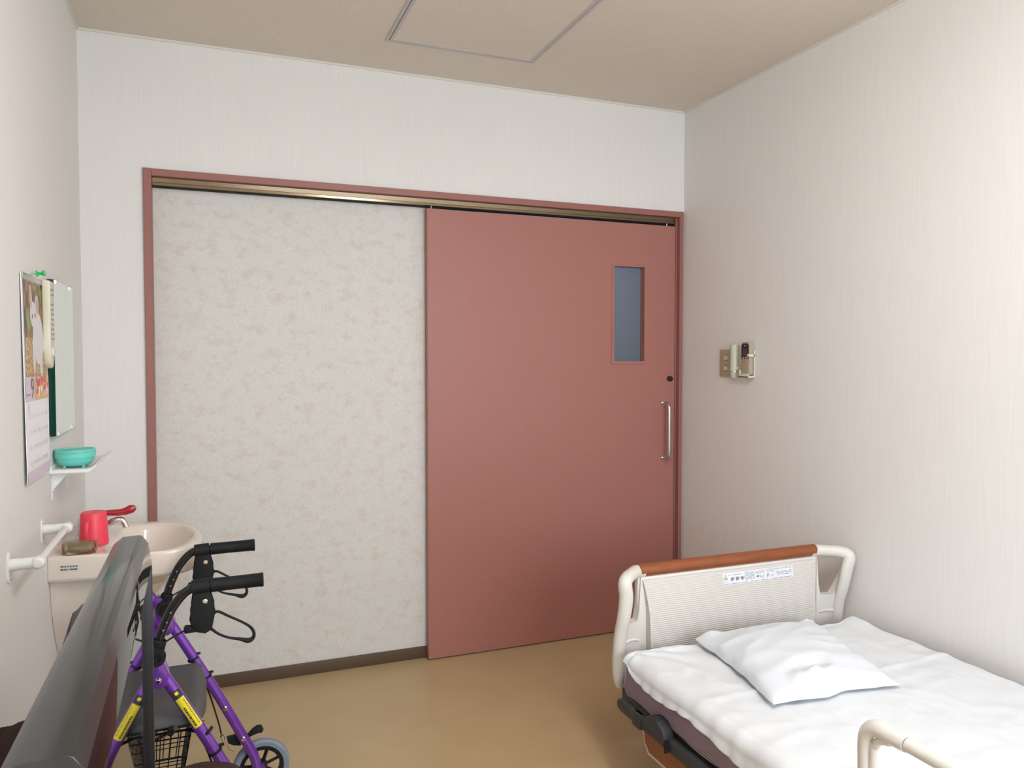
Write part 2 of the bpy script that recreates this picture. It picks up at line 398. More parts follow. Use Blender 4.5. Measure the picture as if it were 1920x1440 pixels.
# ------------------------------------------------------------------ right wall: switch, torch, remote
UX, UV = (0, -1, 0), (0, 0, 1)      # right and up when facing the right wall
h = thing('wall_switch', 'tan two-gang light switch plate on the right wall beside the torch', 'light switch', (W, -.335, 1.291))
bm = B(); prism(bm, [(a, b) for a, b in rrect(.074, .122, .008)], (W, -.338, 1.290), UX, UV, (-.007, 0, 0), .002); obj('plate', bm, M['switchtan'], h)
for dz in (.024, -.023):
    bm = B(); box(bm, W - .0105, W - .007, -.357, -.335, 1.290 + dz - .0085, 1.290 + dz + .0085, .001, 1); r_ = obj('rocker', bm, M['cream'], h)
    bm = B(); box(bm, W - .0112, W - .0104, -.353, -.349, 1.290 + dz - .004, 1.290 + dz + .004); obj('indicator', bm, M['torchbody'], r_)
    bm = B(); quad(bm, (W - .00705, -.346, 1.290 + dz), UX, UV, -.013, .013, .011, .0125); quad(bm, (W - .00705, -.346, 1.290 + dz), UX, UV, -.013, .013, -.0125, -.011); obj('key_line', bm, M['inkblack'], r_)
h = thing('wall_torch', 'pale green cylindrical torch hanging upright on the right wall, between switch and grey remote', 'torch', (W, -.415, 1.30))
tx, ty = W - .021, -.421
bm = B(); lathe(bm, [(0, 1.372), (.0165, 1.372), (.0185, 1.369), (.0188, 1.300), (.0195, 1.262), (.0195, 1.256)], (tx, ty, 0), n=28)
obj('barrel', bm, M['torchbody'], h)
bm = B(); lathe(bm, [(.0200, 1.2555), (.0200, 1.253), (.018, 1.2525)], (tx, ty, 0), n=28); obj('collar_ring', bm, M['chrome'], h)
bm = B(); lathe(bm, [(.0192, 1.252), (.0185, 1.240), (.0155, 1.229), (.009, 1.223), (0, 1.221)], (tx, ty, 0), n=28); obj('lens_cap', bm, M['torchbody'], h)
bm = B()
for k in range(8):
    a0 = math.pi + R(-62 + 6 * k); a1 = a0 + R(6)
    z0, z1 = 1.322 - .010 * math.sin(k / 7 * 3.14), 1.342 + .008 * math.sin((k + .5) / 8 * 3.14)
    bm.faces.new([bm.verts.new((tx + .0191 * math.cos(a), ty - .0191 * -math.sin(a), z)) for a, z in ((a0, z0), (a1, z0), (a1, z1), (a0, z1))])
obj('window_badge', bm, M['torchgreen'], h)
bm = B(); box(bm, W - .006, W, ty - .012, ty + .012, 1.24, 1.36, .002); box(bm, W - .024, W - .001, ty - .0215, ty + .0215, 1.262, 1.276, .003); obj('wall_clip', bm, M['cream'], h)

h = thing('remote_holder', 'cream plastic wall holder carrying the grey remote on the right wall', 'remote holder', (W, -.51, 1.30))
ry = -.502
bm = B()
box(bm, W - .003, W, ry - .031, ry + .031, 1.232, 1.345, .001)
box(bm, W - .008, W - .0025, ry - .0335, ry - .0300, 1.236, 1.345, .001); box(bm, W - .033, W - .0025, ry - .0335, ry - .0300, 1.318, 1.330, .001); box(bm, W - .033, W - .0025, ry + .0300, ry + .0335, 1.236, 1.262, .001)
box(bm, W - .036, W - .0025, ry - .0335, ry + .0335, 1.2285, 1.2365, .002)
box(bm, W - .036, W - .033, ry - .0335, ry + .0335, 1.2285, 1.246, .001)
box(bm, W - .034, W - .0305, ry - .0335, ry - .0200, 1.318, 1.330, .001)
obj('holder_body', bm, M['cream'], h)
h = thing('remote_control', 'taupe air conditioner remote with a dark display, seated in the wall holder', 'remote control', (W - .02, ry, 1.30))
bm = B(); prism(bm, rrect(.054, .142, .012), (W - .0045, ry, 1.309), UX, UV, (-.023, 0, 0), .004, seg=3); obj('remote_body', bm, M['remotegrey'], h)
bm = B(); prism(bm, [(-.023, -.038), (.023, -.038), (.023, .020), (.015, .028), (-.015, .028), (-.023, .020)], (W - .0276, ry, 1.347), UX, UV, (-.0012, 0, 0)); ds = obj('display', bm, M['remotedark'], h)
bm = B(); quad(bm, (W - .0289, ry, 1.347), UX, UV, -.014, .014, -.026, .006); obj('lcd', bm, mat('lcd', (.075, .06, .08), .2), ds)
bm = B()
quad(bm, (W - .0289, ry, 1.347), UX, UV, -.017, -.003, -.035, -.0315); quad(bm, (W - .0289, ry, 1.347), UX, UV, .003, .017, -.035, -.0315); quad(bm, (W - .0289, ry, 1.347), UX, UV, -.006, .006, .0165, .019)
obj('display_marks', bm, M['ivory'], ds)
bm = B(); box(bm, W - .0295, W - .0275, ry - .009, ry + .009, 1.292, 1.303, .001); obj('power_button', bm, M['orange'], h)
bm = B()
for z in (1.284, 1.275, 1.267): box(bm, W - .0290, W - .0275, ry - .020, ry + .020, z - .0012, z + .0012)
for z in (1.256, 1.249): 
    for dy in (-.012, 0, .012): box(bm, W - .0288, W - .0275, ry + dy - .003, ry + dy + .003, z - .0015, z + .0015)
obj('buttons', bm, M['switchtan'], h)

# ------------------------------------------------------------------ left wall: calendar, pin, wall remote, mirror, shelf
UL, VL = (0, 1, 0), (0, 0, 1)      # right and up when facing the left wall
cy0, cy1, ct, cb = -.995, -.722, 1.522, 1.0
h = thing('wall_calendar', 'month calendar with a white animal photo and a big 9, pinned to the left wall', 'calendar', (0, -.86, 1.0))
def cx_(z, y):   # sheets hang slightly off the wall toward the bottom
    t = (ct - z) / (ct - cb); return .004 + .006 * t + .004 * math.sin(3.14 * t) * (y - cy0) / .27
bm = B(); nz_ = 26; V = []
for i in range(nz_ + 1):
    z = ct - (ct - cb) * i / nz_
    V.append([bm.verts.new((cx_(z, y) + dx, y, z)) for dx in (0, -.0015) for y in (cy0, cy1)])
for i in range(nz_):
    A, D = V[i], V[i + 1]
    for a, b_ in ((0, 1), (1, 3), (3, 2), (2, 0)): bm.faces.new((A[a], A[b_], D[b_], D[a]))
for q in (V[0], V[-1]): bm.faces.new((q[0], q[1], q[3], q[2]))
pad = obj('sheet_pad', bm, M['paper'], h)
for p in pad.data.polygons: p.use_smooth = False
bm = B(); box(bm, .003, .0085, cy0, cy1, ct - .012, ct + .002, .001, 1); obj('binding_strip', bm, M['steel'], h)
def calpoly(bm, pts, off, mi=0):
    """flat print shape given in (u from left edge, z) on the hanging sheet"""
    bm.faces.new([bm.verts.new((cx_(z, cy0 + u) + off, cy0 + u, z)) for u, z in pts]).material_index = mi
def calgrid(bm, u0, u1, z0, z1, off, mi=0, n=14):
    for i in range(n):
        a = z0 + (z1 - z0) * i / n; b_ = z0 + (z1 - z0) * (i + 1) / n
        calpoly(bm, [(u0, a), (u1, a), (u1, b_), (u0, b_)], off, mi)
PZ0, PZ1 = 1.265, 1.508
bm = B(); calgrid(bm, .014, .259, PZ0 + .10, PZ1, .0011, 0); calgrid(bm, .014, .259, PZ0, PZ0 + .10, .0011, 1)
ph = obj('photo_print', bm, [M['photobg'], M['photofield']], h)
bm = B()
calpoly(bm, [(.03, 1.42), (.05, 1.44), (.075, 1.40), (.07, 1.375), (.045, 1.385)], .0014, 2)
calpoly(bm, [(.20, 1.49), (.25, 1.50), (.25, 1.45), (.21, 1.46)], .0014, 2); calpoly(bm, [(.11, 1.50), (.17, 1.505), (.16, 1.485)], .0014, 2)
def ell(cu, cz, ru, rz, n=20, rot=0): return [(cu + ru * math.cos(a) * math.cos(rot) - rz * math.sin(a) * math.sin(rot), cz + ru * math.cos(a) * math.sin(rot) + rz * math.sin(a) * math.cos(rot)) for a in [2 * math.pi * k / n for k in range(n)]]
for q in (ell(.16, 1.365, .062, .070), ell(.115, 1.425, .040, .034), ell(.105, 1.325, .016, .05), ell(.185, 1.305, .018, .045), ell(.092, 1.465, .015, .036, rot=.1), ell(.160, 1.448, .022, .030, rot=-.2), ell(.225, 1.35, .02, .018)): calpoly(bm, q, .0017, 0)
for q in (ell(.092, 1.468, .008, .026, rot=.1), ell(.162, 1.448, .013, .022, rot=-.2)): calpoly(bm, q, .0020, 1)
calpoly(bm, ell(.135, 1.423, .005, .006), .0020, 3); calpoly(bm, ell(.100, 1.420, .004, .006), .0020, 3)
for k in range(70):
    calpoly(bm, ell(.02 + random.random() * .23, PZ0 + .006 + random.random() * .10, .0035, .0028, 6), .0014, 0 if k % 3 else 4)
obj('animal_print', bm, [M['furwhite'], M['earpink'], M['leaf'], M['inkblack'], M['orangeprint']], ph)
bm = B(); calgrid(bm, .002, .271, 1.205, PZ0 - .002, .0011, 0, 3); calgrid(bm, .10, .262, 1.205, 1.262, .0014, 1, 3)
for k in range(22): calpoly(bm, ell(.12 + random.random() * .13, 1.225 + random.random() * .034, .009, .007, 8, random.random()), .0017, 2)
for k in range(8): calpoly(bm, ell(.13 + random.random() * .12, 1.215 + random.random() * .02, .006, .009, 7), .0019, 3)
calgrid(bm, .002, .271, 1.001, 1.030, .0011, 0, 2)
obj('picture_band', bm, [M['lav'], M['orangeprint'], M['inkred'], M['paper']], h)
bm = B()
def ct_(s, size, u, z, mi=0): text(bm, s, size, (cx_(z, cy0 + u) + .0022, cy0 + u, z), UL, VL, mi=mi)
ct_('9', .075, .075, 1.234); ct_('September', .012, .030, 1.222, 1)
cols = [.040, .072, .104, .136, .168, .200, .232]
rows = [1.160, 1.136, 1.106, 1.076, 1.050]
for r0, first in enumerate((None, 2, 9, 16, 23)):
    for k in range(7):
        if first is None:
            if k == 6: ct_('1', .014, cols[6], 1.192)
        else:
            ct_(str(first + k), .014, cols[k], 1.165 - .039 * (r0 - 1), 1 if (k == 0 or (first, k) in ((16, 1), (23, 1))) else 0)
ct_('30', .010, .056, 1.038, 1)
for k in range(4): ct_('8 2018', .006, .030, 1.197 - .007 * k)
obj('printed_dates', bm, [M['ink'], M['inkred']], h)

pin = B(); px_, py_, pz_ = .010, -.867, 1.531
lathe(pin, [(0, .026), (.0075, .026), (.0085, .023), (.0045, .019), (.004, .011), (.0085, .008), (.0085, .006), (.001, .0055), (.0007, -.012), (0, -.012)], (px_ - .002, py_, pz_), (1, 0, .12), 14)
tag(obj('push_pin', pin, M['green'], loc=(0, py_, pz_)), 'small green push pin stuck in the left wall above the calendar', 'push pin')

h = thing('wall_remote', 'long cream wall remote with rows of small dark buttons, between calendar and mirror', 'remote control', (0, -.745, 1.30))
bm = B()
prof = [(-.025, 1.524), (.025, 1.524), (.027, 1.519), (.028, 1.36), (.026, 1.325), (.019, 1.300), (.008, 1.288), (0, 1.285), (-.008, 1.288), (-.019, 1.300), (-.026, 1.325), (-.028, 1.36), (-.027, 1.519)]
prism(bm, prof, (.008, -.745, 0), UL, VL, (.020, 0, 0), .005, seg=3); obj('remote_body', bm, M['cream'], h)
bm = B(); lathe(bm, [(0, .004), (.012, .004), (.0145, .001), (.0145, 0)], (.028, -.745, 1.330), (1, 0, 0), 24); obj('round_button', bm, M['ivory'], h)
bm = B()
for i in range(11):
    for dy in (-.012, .010):
        z = 1.500 - i * .0135
        if i == 2: continue
        box(bm, .0282, .0290, -.745 + dy - .005, -.745 + dy + .005, z - .0022, z + .0022)
obj('printed_buttons', bm, M['ink'], h)
bm = B(); box(bm, 0, .0078, -.765, -.725, 1.33, 1.50, .002); obj('wall_mount', bm, M['cream'], h)

h = thing('wall_mirror', 'frameless rectangular mirror with dark green glass edge held by clips over the sink', 'mirror', (0, -.51, 1.087))
my0, my1, mz0, mz1 = -.668, -.340, 1.089, 1.537
bm = B(); box(bm, .004, .0145, my0, my1, mz0, mz1, .0008, 1); obj('backing', bm, M['glassedge'], h)
bm = B(); box(bm, .0146, .0196, my0 + .0004, my1 - .0004, mz0 + .0004, mz1 - .0004); g_ = obj('glass', bm, [M['glassedge'], M['mirror']], h)
for p in g_.data.polygons:
    if p.normal.x > .9: p.material_index = 1
for y in (my0 + .045, my1 - .05):
    for z, s in ((mz1, 1), (mz0, -1)):
        bm = B(); box(bm, 0, .022, y - .009, y + .009, z + (.0002 if s > 0 else -.003), z + (.003 if s > 0 else -.0002)); box(bm, .0198, .022, y - .009, y + .009, min(z, z - s * .010), max(z, z - s * .010)); obj('clip', bm, M['steel'], h)

h = thing('wall_shelf', 'small white plastic shelf with raised lip under the mirror on the left wall', 'shelf', (0, -.5, .98))
bm = B()
prism(bm, [(0, .982), (.100, .982), (.112, .992), (.124, 1.006), (.121, 1.009), (.108, .996), (.098, .992), (.006, .992), (.006, 1.004), (0, 1.004)], (0, -.668, 0), (1, 0, 0), (0, 0, 1), (0, .335, 0), .001, seg=1)
obj('tray', bm, M['white'], h)
for y in (-.64, -.40):
    bm = B(); prism(bm, [(0, .981), (.045, .981), (.040, .976), (.006, .935), (0, .925)], (0, y, 0), (1, 0, 0), (0, 0, 1), (0, .005, 0), .0008, seg=1)
    box(bm, 0, .003, y - .006, y + .010, .905, .981, .001, 1); br = obj('bracket', bm, M['white'], h)
    bm = B(); lathe(bm, [(0, .002), (.003, .002), (.0035, 0)], (.003, y + .003, .930), (1, 0, 0), 10); obj('screw', bm, M['steel'], br)
# teal tub on the shelf
h = thing('teal_container', 'round teal plastic container with lid and small feet on the wall shelf', 'container', (.062, -.60, .992))
bm = B(); cx0, cy0_ = .056, -.598
lathe(bm, [(0, .9895), (.030, .9895), (.041, .994), (.048, 1.003), (.051, 1.012), (.0515, 1.014), (.0535, 1.016), (.0542, 1.030), (.0500, 1.030), (.0485, 1.012), (.030, .9945), (0, .9945)], (cx0, cy0_, .006), n=40)
obj('bowl', bm, M['teal'], h)
bm = B(); lathe(bm, [(.0498, 1.0285), (.0538, 1.0305), (.0545, 1.036), (.053, 1.0385), (.048, 1.0385), (.046, 1.0355), (0, 1.0355)], (cx0, cy0_, .006), n=40); obj('lid', bm, M['teal'], h)
bm = B()
for a in range(4):
    x = cx0 + .034 * math.cos(R(45 + 90 * a)); y = cy0_ + .034 * math.sin(R(45 + 90 * a)); box(bm, x - .004, x + .004, y - .004, y + .004, .9922, 1.007, .001, 1)
obj('foot', bm, M['teal'], h)

# towel rail
h = thing('towel_rail', 'short white towel rail on two brackets on the left wall beside the sink', 'towel rail', (0, -.98, .84))
for y, z in ((-1.165, .841), (-.792, .843)):
    bm = B(); prism(bm, rrect(.030, .070, .012), (0, y, z), UL, VL, (.004, 0, 0), .001)
    tube(bm, [(.003, y, z + .005), (.03, y, z + .006), (.057, y, z + .007)], [.0145, .013, .0135], 20, rb=[.0145, .013, .0135])
    lathe(bm, [(0, -.017), (.009, -.016), (.014, -.011), (.0155, 0), (.014, .011), (.009, .016), (0, .017)], (.060, y, z + .007), (0, 1, 0), 24)
    br = obj('bracket', bm, M['railwhite'], h)
    bm = B()
    for dz in (-.027, .027): lathe(bm, [(0, .0016), (.0025, .0016), (.003, 0)], (.004, y + .004, z + dz), (1, 0, 0), 10)
    obj('screw', bm, M['steel'], br)
bm = B(); tube(bm, [(.060, -1.150, .848), (.060, -.807, .850)], .0085, 18); obj('bar', bm, M['railwhite'], h)

# ------------------------------------------------------------------ sink
sk = thing('wash_basin', 'pinkish cream porcelain wash basin fixed to the left wall below the mirror', 'sink', (0, -.53, .45))
ZR = .757
out = crom([(.001, -.722, 0), (.10, -.737, 0), (.20, -.755, 0), (.28, -.768, 0), (.340, -.760, 0), (.382, -.720, 0), (.401, -.65, 0), (.400, -.57, 0), (.377, -.46, 0), (.335, -.375, 0), (.27, -.32, 0), (.20, -.296, 0), (.10, -.288, 0), (.001, -.288, 0)], 4)
bc = Vector((.245, -.555, 0))
def ringpts(f_, z):
    return f_(z)
bm = B()
def ring(fn, z): return [bm.verts.new((*fn(p), z)) for p in out]
def sc(s, dx=0): return lambda p: (max(.001, (p.x - .0) * (1 - (1 - s) * .9)) + dx, bc.y + (p.y - bc.y) * s)
def bowlr(s): # the basin opening: ellipse centred bc
    def fn(p):
        a = math.atan2(p.y - bc.y, p.x - bc.x); return (bc.x + .128 * s * math.cos(a), bc.y + .205 * s * math.sin(a))
    return fn
rings = [ring(sc(.93), .680), ring(sc(.975), .683), ring(sc(.985), .688), ring(sc(.996), .690), ring(sc(1.0), .694), ring(sc(1.0), ZR - .008), ring(sc(.995), ZR - .002), ring(sc(.982), ZR),
         ring(bowlr(1.03), ZR - .001), ring(bowlr(1.0), ZR - .004), ring(bowlr(.955), ZR - .02), ring(bowlr(.86), ZR - .07), ring(bowlr(.66), ZR - .115), ring(bowlr(.30), ZR - .130), ring(bowlr(.09), ZR - .133)]
for A, D in zip(rings, rings[1:]):
    for k in range(len(A)):
        k2 = (k + 1) % len(A); bm.faces.new((A[k], A[k2], D[k2], D[k]))
bm.faces.new(rings[-1]); 
obj('basin', bm, M['ceramic'], sk, 50)
bm = B()   # lower trap cover narrowing towards the wall
rr_ = []
for z, s, y0, y1, d in ((.686, 1, -.700, -.310, .345), (.62, 1, -.690, -.325, .315), (.54, 1, -.662, -.35, .25), (.44, 1, -.60, -.40, .13), (.42, 1, -.59, -.41, .11)):
    ring_ = []
    for k in range(17):
        a = math.pi * k / 16; ring_.append(bm.verts.new((max(.001, d * math.sin(a) ** .7), (y0 + y1) / 2 - (y1 - y0) / 2 * math.cos(a), z)))
    rr_.append(ring_)
for A, D in zip(rr_, rr_[1:]):
    for k in range(17): bm.faces.new((A[k], A[(k + 1) % 17], D[(k + 1) % 17], D[k]))
bm.faces.new(rr_[-1]); obj('trap_cover', bm, M['ceramic'], sk, 50)
bm = B(); lathe(bm, [(0, .002), (.016, .002), (.019, 0)], (bc.x, bc.y, ZR - .1325), (0, 0, 1), 20); obj('drain', bm, M['chrome'], sk)
# maker's plate sticker on the near side
bm = B(); sx0, sx1 = .030, .082
def yside(x): return -.722 - .0007 - (.15 * x)
o_ = Vector((sx0, yside(sx0), .7135)); u_ = (Vector((sx1, yside(sx1), .7135)) - o_).normalized()
quad(bm, o_, u_, (0, 0, 1), 0, .047, 0, .019, 0)
for i in range(2):
    for k in range(11):
        quad(bm, o_ + Vector((0, -.0004, 0)), u_, (0, 0, 1), .003 + .004 * k, .003 + .004 * k + random.uniform(.0015, .0032), .003 + .0085 * i, .008 + .0085 * i, 1)
tag(obj('maker_sticker', bm, [M['ivory'], M['inkblack']], sk), 'small printed black and white sticker')
fa = obj('faucet', (lambda b: (lathe(b, [(0, 0), (.026, 0), (.026, .006), (.020, .012), (.019, .050), (.021, .056), (.016, .066), (0, .070)], (.065, -.515, ZR - .001), (0, 0, 1), 28), b)[1])(B()), M['chrome'], sk)
bm = B(); tube(bm, [(.075, -.515, .785), (.115, -.515, .792), (.150, -.515, .808), (.170, -.515, .806), (.180, -.515, .785)], [.012, .0105, .0095, .0095, .0095], 16, 5); obj('spout', bm, M['chrome'], fa)
bm = B(); tube(bm, [(.060, -.515, .826), (.09, -.513, .832), (.13, -.512, .832), (.170, -.512, .832), (.195, -.512, .840), (.207, -.512, .845)], [.014, .009, .009, .011, .014, .007], 16, 4, ref=(0, 0, 1), rb=[.016, .013, .010, .012, .013, .008]); tag(obj('lever', bm, M['redlever'], fa), 'dark red lever handle')
# cup
h = thing('plastic_mug', 'coral red plastic mug standing upside down on the wash basin', 'mug', (.100, -.592, ZR))
bm = B(); lathe(bm, [(.0385, ZR), (.0400, ZR + .001), (.0400, ZR + .006), (.0350, ZR + .091), (.0335, ZR + .0945), (.031, ZR + .0955), (.0300, ZR + .0945), (0, ZR + .0945), (0, ZR + .092), (.032, ZR + .090), (.0375, ZR + .002)], (.100, -.592, 0), n=44)
obj('cup_body', bm, M['redcup'], h)
bm = B(); ch = Vector((-.22, -1, 0)).normalized(); o_ = Vector((.100, -.592, ZR))
tube(bm, [o_ + ch * .035 + Vector((0, 0, .076)), o_ + ch * .052 + Vector((0, 0, .074)), o_ + ch * .060 + Vector((0, 0, .060)), o_ + ch * .060 + Vector((0, 0, .038)), o_ + ch * .054 + Vector((0, 0, .022)), o_ + ch * .037 + Vector((0, 0, .020))], .0058, 14, 5, ref=ch.cross(Vector((0, 0, 1))), rb=.0035)
obj('handle', bm, M['redcup'], h)
# soap box
h = thing('soap_box', 'smoky brown translucent soap box with lid on the near edge of the basin', 'soap box', (.078, -.695, ZR))
def rbox(bm, x0, x1, y0, y1, z0, z1, r=.014):
    prism(bm, rrect(x1 - x0, y1 - y0, r), ((x0 + x1) / 2, (y0 + y1) / 2, z0), (1, 0, 0), (0, 1, 0), (0, 0, z1 - z0), .004, seg=3)
bm = B(); rbox(bm, .036, .120, -.728, -.664, ZR + .0005, ZR + .013); obj('tray', bm, M['smoke'], h)
bm = B(); rbox(bm, .034, .122, -.730, -.662, ZR + .0135, ZR + .030, .016); obj('lid', bm, M['smoke'], h)
bm = B(); rbox(bm, .048, .108, -.718, -.674, ZR + .0045, ZR + .022, .016); tag(obj('soap', bm, M['soap'], h), 'pale soap bar seen through the lid')

# ------------------------------------------------------------------ bed
CX = 2.085
bed = thing('care_bed', 'adjustable care bed with beige plastic headboard, orange wood rail and charcoal side frame', 'bed', (CX, -2.05, 0))
def ypost(z):
    pts = [(.20, -1.045), (.26, -1.040), (.35, -1.030), (.43, -1.045), (.55, -1.082), (.64, -1.098)]
    if z <= pts[0][0]: return pts[0][1]
    for (a, ya), (b_, yb_) in zip(pts, pts[1:]):
        if z <= b_: return ya + (yb_ - ya) * (z - a) / (b_ - a)
    return pts[-1][1]
# wood hand rail
bm = B(); tube(bm, [(CX - .366, -1.022, .620), (CX + .366, -1.022, .620)], .0215, 24, ref=(0, 0, 1), rb=.021); hb_r = obj('wood_rail', bm, M['wood'], bed)
tag(hb_r, 'orange brown wooden top rail')
# beige frame under the rail and down both sides: one moulding
bm = B()
box(bm, CX - .372, CX + .372, -1.034, -1.012, .25, .601, .004)
for s in (-1, 1):
    tube(bm, [(CX + s * .345, -1.022, .618), (CX + s * .372, -1.024, .6185), (CX + s * .40, -1.046, .620), (CX + s * .44, -1.082, .619), (CX + s * .456, -1.097, .605), (CX + s * .450, -1.094, .56), (CX + s * .449, -1.080, .50), (CX + s * .449, -1.058, .43), (CX + s * .450, -1.048, .35), (CX + s * .452, -1.052, .29), (CX + s * .450, -1.056, .262)],
         [.0205, .021, .020, .021, .021, .017, .017, .018, .020, .018, .010], 18, 5, ref=(.02, 1, .02), rb=[.0205, .021, .020, .021, .022, .024, .023, .022, .021, .018, .010])
    # web between the panel stile and the outer post, hollowed at the top to form the grip opening
    n1, n2 = 12, 14
    def P(i, j, off):
        t = i / n1; xs = CX + s * (.364 + .090 * t)
        ztop = .462 + .14 * max(0, (.13 - t) / .13) ** 1.3 + .14 * max(0, (t - .66) / .34) ** 1.6
        z = .262 + (ztop - .262) * j / n2
        return Vector((xs, -1.028 + (ypost(z) + 1.020) * t ** 1.2 + off, z))
    F = [[bm.verts.new(P(i, j, -.012)) for j in range(n2 + 1)] for i in range(n1 + 1)]
    K = [[bm.verts.new(P(i, j, .020)) for j in range(n2 + 1)] for i in range(n1 + 1)]
    for i in range(n1):
        for j in range(n2):
            bm.faces.new((F[i][j], F[i + 1][j], F[i + 1][j + 1], F[i][j + 1])); bm.faces.new((K[i][j], K[i][j + 1], K[i + 1][j + 1], K[i + 1][j]))
        bm.faces.new((F[i][n2], F[i + 1][n2], K[i + 1][n2], K[i][n2])); bm.faces.new((F[i][0], K[i][0], K[i + 1][0], F[i + 1][0]))
    for j in range(n2):
        bm.faces.new((F[0][j], F[0][j + 1], K[0][j + 1], K[0][j])); bm.faces.new((F[n1][j], K[n1][j], K[n1][j + 1], F[n1][j + 1]))
    # small moulded hook ridge near mattress height
    tube(bm, [(CX + s * .375, -1.040, .398), (CX + s * .40, -1.046, .404), (CX + s * .43, -1.054, .402)], .005, 8, 3)
hb = obj('headboard_frame', bm, M['bedplastic'], bed, 50)
# curved ribbed panel
bm = B(); n1, n2 = 2, 24; G = []
for j in range(n2 + 1):
    z = .27 + (.592 - .27) * j / n2; t = j / n2
    G.append((z, -1.040 - .016 * math.sin(math.pi * min(1, .15 + t * .85)) - .012 * (1 - t)))
L_, T_ = [], []
x0 = lambda z: CX - (.352 - .020 * max(0, (z - .40) / .19) ** 0 + 0) - .012 * (max(0, (z - .50) / .09)) ** 1.5
vs = [[bm.verts.new((CX + s * (.340 + .016 * max(0, (z - .47) / .12) ** 1.6), y, z)) for s in (-1, 1)] for z, y in G]
vb = [[bm.verts.new((CX + s * (.340 + .016 * max(0, (z - .47) / .12) ** 1.6), -1.033, z)) for s in (-1, 1)] for z, y in G]
for j in range(n2):
    bm.faces.new((vs[j][0], vs[j][1], vs[j + 1][1], vs[j + 1][0])); bm.faces.new((vb[j][0], vb[j + 1][0], vb[j + 1][1], vb[j][1]))
    for s in (0, 1): bm.faces.new((vs[j][s], vs[j + 1][s], vb[j + 1][s], vb[j][s]))
bm.faces.new((vs[n2][0], vs[n2][1], vb[n2][1], vb[n2][0])); bm.faces.new((vs[0][0], vs[0][1], vb[0][1], vb[0][0]))
obj('headboard_panel', bm, M['bedpanel'], bed, 50)
def ypan(z):
    t = (z - .27) / (.592 - .27); return -1.040 - .016 * math.sin(math.pi * min(1, .15 + t * .85)) - .012 * (1 - t)
# instruction sticker
bm = B(); LX0, LX1, LZ0, LZ1 = 2.040, 2.336, .543, .582
zc = (LZ0 + LZ1) / 2
y_a, y_b = ypan(LZ0) - .0008, ypan(LZ1) - .0008
lv = Vector((0, y_b - y_a, LZ1 - LZ0)).normalized(); lo_ = Vector((LX0, y_a, LZ0)); LH = (Vector((0, y_b - y_a, LZ1 - LZ0))).length; LW = LX1 - LX0
quad(bm, lo_, (1, 0, 0), lv, 0, LW, 0, LH, 0)
lo2 = lo_ + Vector((0, -.0005, 0))
poly(bm, lo2, (1, 0, 0), lv, [(.003, LH - .014), (.016, LH - .014), (.0095, LH - .003)], 1)
text(bm, '!', .010, lo2 + Vector((.0095, -.0004, 0)) + lv * (LH - .0098), (1, 0, 0), lv, mi=2)
text(bm, '警告', .0085, lo2 + Vector((.0105, 0, 0)) + lv * (LH - .020), (1, 0, 0), lv, mi=2)
for k in range(3):
    c_ = .035 + .021 * k
    poly(bm, lo2, (1, 0, 0), lv, [(c_ + .006 * math.cos(a), LH - .022 + .0065 * math.sin(a)) for a in [2 * math.pi * q / 14 for q in range(14)]], 3)
    poly(bm, lo2, (1, 0, 0), lv, [(c_ + .006, LH - .022), (c_ + .009, LH - .012), (c_ + .010, LH - .024)], 3)
def lines(u0, u1, v0, v1, nrow, mi=3, gap=.25):
    for i in range(nrow):
        u = u0; zz = v0 + (v1 - v0) * i / nrow; hh = (v1 - v0) / nrow * .5
        while u < u1:
            w_ = random.uniform(.001, .0035)
            if random.random() > gap: quad(bm, lo2, (1, 0, 0), lv, u, min(u + w_, u1), zz, zz + hh, mi)
            u += w_ + .0007
lines(.022, .075, LH - .009, LH - .005, 1); lines(.090, .130, .010, LH - .003, 9); lines(.135, .172, LH - .014, LH - .003, 4); lines(.150, .172, .010, LH - .020, 4)
lines(.178, .215, LH - .013, LH - .002, 4); lines(.216, .290, LH - .007, LH - .002, 2, 2); lines(.196, .212, .010, LH - .022, 5); lines(.222, .255, .011, LH - .012, 5)
lines(.258, .290, .012, LH - .012, 3); lines(.003, .288, .002, .005, 1, 2, .35); lines(.003, .018, .008, .011, 1)
poly(bm, lo2, (1, 0, 0), lv, [(.136, .013), (.146, .013), (.148, .020), (.140, .021)], 3); poly(bm, lo2, (1, 0, 0), lv, [(.182, .010), (.186, .010), (.190, LH - .018), (.184, LH - .018)], 3)
tag(obj('instruction_sticker', bm, [mat('label white', (.76, .76, .80), .4), M['yellow'], M['inkblack'], M['ink']], bed), 'white printed safety instruction sticker')
# charcoal side frames, both sides
for s in (-1, 1):
    bm = B(); xa, xb = (1.588, 1.612) if s < 0 else (2.540, 2.572)
    prism(bm, [(-1.150, .266), (-1.124, .260), (-1.116, .248), (-1.121, .234), (-1.140, .228), (-3.02, .228), (-3.02, .266)], (xa, 0, 0), (0, 1, 0), (0, 0, 1), (xb - xa, 0, 0), .006)
    if s < 0:
        box(bm, xa - .004, xa + .020, -1.262, -1.214, .222, .266, .006)
    sf = obj('side_frame', bm, M['charcoal'], bed)
    if s < 0:
        bm = B(); prism(bm, [(-1.290, .245)] + [(-1.345 + .055 * math.cos(a), .262 + .036 * math.sin(a)) for a in [math.pi * k / 14 for k in range(15)]] + [(-1.400, .238)], (xa - .010, 0, 0), (0, 1, 0), (0, 0, 1), (.034, 0, 0), .005, seg=3)
        obj('release_lever', bm, M['charcoal'], sf)
        bm = B(); box(bm, xa - .0115, xa + .0, -1.4075, -1.4035, .228, .262); obj('seam', bm, M['dark'], sf)
